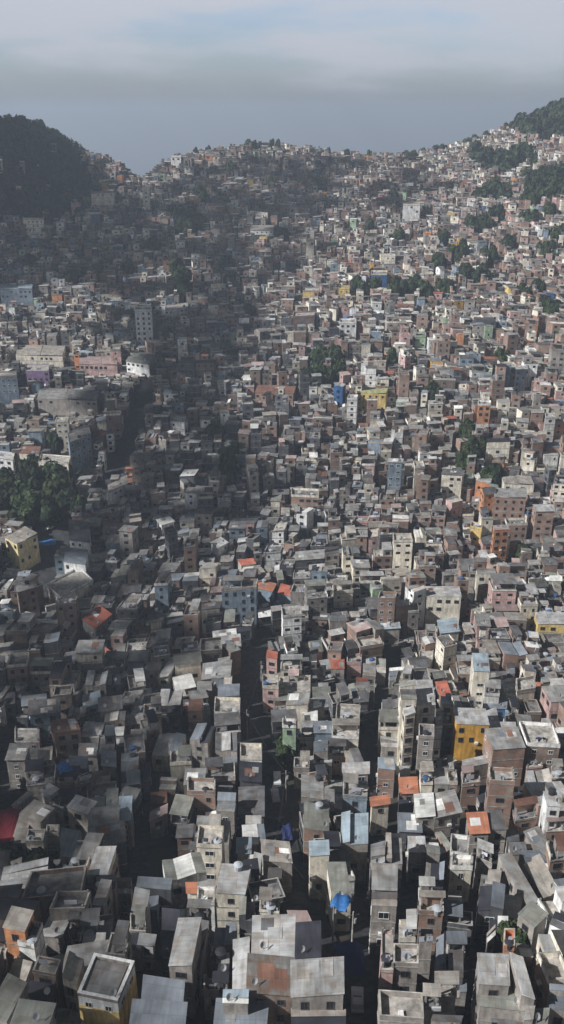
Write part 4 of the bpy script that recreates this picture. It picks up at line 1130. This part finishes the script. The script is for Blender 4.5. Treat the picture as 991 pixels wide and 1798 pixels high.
tarp(505, 1460, 2.0, 4.2, .0, 'tarp_dark', 'narrow dark blue awning hanging over the deep street', 3.5)
tarp(82, 952, 7, 5, .2, 'tarp_blue', 'blue market canopy at the bend of the sunken road', 3.5)
tarp(8, 1448, 5, 9, .1, 'red_paint', 'dark red canopy at the frame edge beside the cornerwise roofs', 5)
# ------------------------------------------------------------------ cars parked in the streets
def car(u, v, colr, label, ang, L_=4.2):
    hh = hit(u, v, 1); m = mat('paint_'+colr, {'white': (.7, .7, .7), 'silver': (.4, .4, .42), 'red': (.4, .04, .03), 'dark': (.04, .04, .05)}[colr], 'plain', .35, 0)
    root = bpy.data.objects.new('parked_car', None); col.objects.link(root); root.location = (hh[0], hh[1], max(terr(hh[0], hh[1]), hh[2]-1)+.14); root.rotation_euler = (0, 0, ang)
    bd = Buf(); pn = 'paint_'+colr; prof = [(-L_/2, .35), (L_/2, .35), (L_/2, .75), (L_/2-.9, .95), (-L_/2+.2, .98), (-L_/2, .8)]
    def extr(B_, pr, y0, y1, mm):
        n_ = len(pr)
        B_.quad([(x, y0, z) for x, z in pr], mm, [(0, 0)]*n_); B_.quad([(x, y1, z) for x, z in pr[::-1]], mm, [(0, 0)]*n_)
        for k in range(n_):
            a, b_ = pr[k], pr[(k+1) % n_]; B_.quad([(a[0], y0, a[1]), (a[0], y1, a[1]), (b_[0], y1, b_[1]), (b_[0], y0, b_[1])], mm, [(0, 0)]*4)
    extr(bd, prof, -.85, .85, pn); extr(bd, [(-L_/2+.5, .96), (L_/2-1.6, .95), (L_/2-2.2, 1.45), (-L_/2+.9, 1.45)], -.72, .72, pn)
    link('body', bd.mesh('body'), root); gl = Buf()
    extr(gl, [(-L_/2+.75, 1.02), (L_/2-1.8, 1.02), (L_/2-2.2, 1.38), (-L_/2+1.0, 1.38)], -.74, .74, 'glass'); link('side_window', gl.mesh('side_window'), root)
    ws = Buf(); x = L_/2; ws.quad([(x-1.64, -.62, .99), (x-1.64, .62, .99), (x-2.16, .58, 1.42), (x-2.16, -.58, 1.42)], 'glass', [(0, 0)]*4); ws.v = [(a+.02, b_, c_+.02) for a, b_, c_ in ws.v]; link('windscreen', ws.mesh('windscreen'), root)
    wb = Buf(); wb.cyl((0, 0), .32, -.1, .1, 'tyre', 14); wm_ = wb.mesh('wheel')
    for sx in (-1, 1):
        for sy in (-1, 1): link('wheel', wm_, root, (sx*(L_/2-.8), sy*.78, .32), (math.pi/2, 0, 0))
    tag(root, label, 'car', 'cars parked in the streets')
car(487, 1364, 'white', 'white car parked in the deep street below the street tree', 1.6)
car(484, 1395, 'silver', 'silver car parked in the deep street next down from the white one', 1.7)
car(497, 1445, 'dark', 'dark car in the deep street just uphill of the narrow blue awning', 1.9)
car(628, 1755, 'silver', 'silver car in the street below the large dark blue tarpaulin', 1.5)
car(88, 925, 'white', 'white car on the sunken road uphill of the blue canopy', 1.0)
car(127, 880, 'red', 'red car on the sunken road between wood and houses', .7)
# ------------------------------------------------------------------ utility poles along the streets
pb = Buf(); pb.cyl((0, 0), .17, -.3, 9.2, 'slab_pale', 8, .11); PM = pb.mesh('post')
cb_ = Buf(); cb_.prism([(-.95, -.06), (.95, -.06), (.95, .06), (-.95, .06)], 8.4, 8.55, 'bark', 'bark', True); CMh = cb_.mesh('crossarm')
tb_ = Buf(); tb_.cyl((.32, 0), .24, 6.9, 7.8, 'tank_grey', 10); TMh = tb_.mesh('transformer')
for k, (si, t_, lab) in enumerate([(0, .12, 'at the foot of the deep street'), (0, .26, 'beside the large dark blue tarpaulin'), (0, .40, 'in the deep street just downhill of the parked cars'), (0, .56, 'in the deep street beside the narrow blue awning'),
        (0, .70, 'in the deep street beside the street tree'), (0, .84, 'near the head of the deep street'), (1, .2, 'in the narrow lane near its foot'), (1, .45, 'in the narrow lane below the blue-capped brick house'), (1, .7, 'in the narrow lane beside the tall cream block')]):
    q, wd, _n = streets[si]; n_ = len(q)-1; a = t_*n_; i = int(a); fr_ = a-i; x = q[i][0]*(1-fr_)+q[i+1][0]*fr_; y = q[i][1]*(1-fr_)+q[i+1][1]*fr_
    o = bpy.data.objects.new('utility_pole', None); col.objects.link(o); x += wd*.38*(1 if k % 2 else -1); o.location = (x, y, terr(x, y)); o.rotation_euler = (0, 0, .2)
    link('post', PM, o); link('crossarm', CMh, o); link('transformer', TMh, o); tag(o, 'concrete utility pole with crossarm '+lab, 'utility pole', 'utility poles along the lanes')
PL = [o for o in col.objects if o.name.startswith('utility_pole')][:6]
for k in range(len(PL)-1):
    a, b_ = PL[k].location+Vector((0, 0, 8.6)), PL[k+1].location+Vector((0, 0, 8.6)); bf = Buf(); m_ = bf.mi('tyre'); N_ = 14
    for i in range(N_+1):
        t_ = i/N_; c = a.lerp(b_, t_); c.z -= 1.1*4*t_*(1-t_); bf.v += [(c.x-.04, c.y, c.z), (c.x+.03, c.y, c.z-.04), (c.x+.03, c.y, c.z+.05)]
    for i in range(N_):
        for j in range(3): bf.f.append((i*3+j, i*3+(j+1) % 3, i*3+3+(j+1) % 3, i*3+3+j)); bf.m.append(m_); bf.uv += [(0, 0)]*4
    tag(link('cable', bf.mesh('cable')), 'black cable sagging over the deep street, span %s from its foot' % ['first', 'second', 'third', 'fourth', 'fifth'][k], 'cable', 'cables along the deep street')
# ------------------------------------------------------------------ clouds (they shade the valley) and the haze
CLOUD_Z = 620.0
mat('cloud', (.86,.87,.9), 'plain', 1, 0)
def cloud(name, puffs, label):
    import bmesh
    bm = bmesh.new(); r = random.Random(len(puffs))
    for x, y, z, s in puffs:
        m = Matrix.Translation((x, y, z)) @ Matrix.Diagonal((s, s, s*.5, 1)); res = bmesh.ops.create_icosphere(bm, subdivisions=3, radius=1, matrix=m)
        ph = [r.random()*6 for _ in range(3)]
        for v in res['verts']:
            d = v.co-Vector((x, y, z)); k = 1+.16*math.sin(d.x*7/s+ph[0])*math.sin(d.y*6/s+ph[1])+.1*math.sin(d.z*13/s+d.x*11/s+ph[2]); v.co = Vector((x, y, z))+d*k
    me = bpy.data.meshes.new(name); bm.to_mesh(me); bm.free(); me.materials.append(MATS['cloud']); me.polygons.foreach_set('use_smooth', [True]*len(me.polygons))
    tag(link(name, me), label, 'cloud', kind='stuff')
def shade(poly, step, r0, r1, keep, seed):
    """puffs whose shadow falls on the ground area given by POLY (px)"""
    rr = random.Random(seed); g = [hit(u, v, 0, 50, 1300) for u, v in poly]; g = [(p[0], p[1]) for p in g if p]
    xs = [p[0] for p in g]; ys_ = [p[1] for p in g]; o = []; y = min(ys_)
    while y < max(ys_):
        x = min(xs)
        while x < max(xs):
            a, b_ = x+rr.uniform(-.3, .3)*step, y+rr.uniform(-.3, .3)*step
            if inpoly(a, b_, g) and rr.random() < keep:
                z = terr(a, b_); zc = CLOUD_Z+rr.uniform(-15, 30); t = (zc-z)/sdir.z; o.append((a+sdir.x*t, b_+sdir.y*t, zc, rr.uniform(r0, r1)))
            x += step
        y += step
    return o
pf = shade([(175,500),(300,430),(430,400),(470,470),(505,560),(455,640),(430,700),(470,800),(495,880),(450,960),(360,960),(270,880),(240,800),(215,700),(225,620),(180,600)], 18, 9, 13.5, .8, 1)
pf += shade([(-60,225),(40,225),(150,300),(180,350),(240,400),(220,470),(100,520),(-80,520)], 24, 17, 23, .9, 2)
pf += shade([(230,880),(330,900),(450,950),(470,1060),(440,1180),(340,1280),(200,1300),(60,1290),(20,1200),(80,1120),(160,980)], 13, 5.5, 9, .62, 3)
pf += shade([(210,1420),(330,1480),(330,1600),(250,1640),(150,1560),(140,1480)], 9, 5, 7, .85, 4)
pf += shade([(0,1290),(200,1300),(340,1290),(420,1260),(420,1380),(300,1500),(420,1640),(330,1690),(180,1690),(0,1640)], 11, 4.5, 7.5, .5, 7)
pf += shade([(255,1690),(350,1690),(350,1850),(230,1850)], 8, 4, 5.5, .9, 5)
pf += shade([(170,330),(240,330),(300,290),(420,268),(600,282),(760,285),(810,330),(740,400),(620,440),(520,480),(400,420),(250,420)], 21, 9, 14.5, .7, 6)
pf += shade([(-40,500),(100,520),(180,600),(215,720),(150,830),(-40,860)], 18, 7, 11, .22, 8)
cloud('cloud', pf, 'low broken cloud bank drifting over the left side of the valley')
hz = bpy.data.materials.new('haze'); hz.use_nodes = True; t = hz.node_tree; t.nodes.clear(); o_ = t.nodes.new('ShaderNodeOutputMaterial'); v_ = t.nodes.new('ShaderNodeVolumePrincipled')
v_.inputs['Color'].default_value = (*HAZE_COL, 1); v_.inputs['Density'].default_value = HAZE_D; v_.inputs['Anisotropy'].default_value = .2; t.links.new(v_.outputs[0], o_.inputs['Volume'])
bf = Buf(); S_ = 12100; MATS['haze'] = hz; top_z = float(TZ.max())+25
bf.prism([(-S_, -S_), (S_, -S_), (S_, S_), (-S_, S_)], -270, max(top_z, 200), 'haze', 'haze', True)
print('haze top', max(top_z, 200))
tag(link('haze', bf.mesh('haze')), kind='stuff')
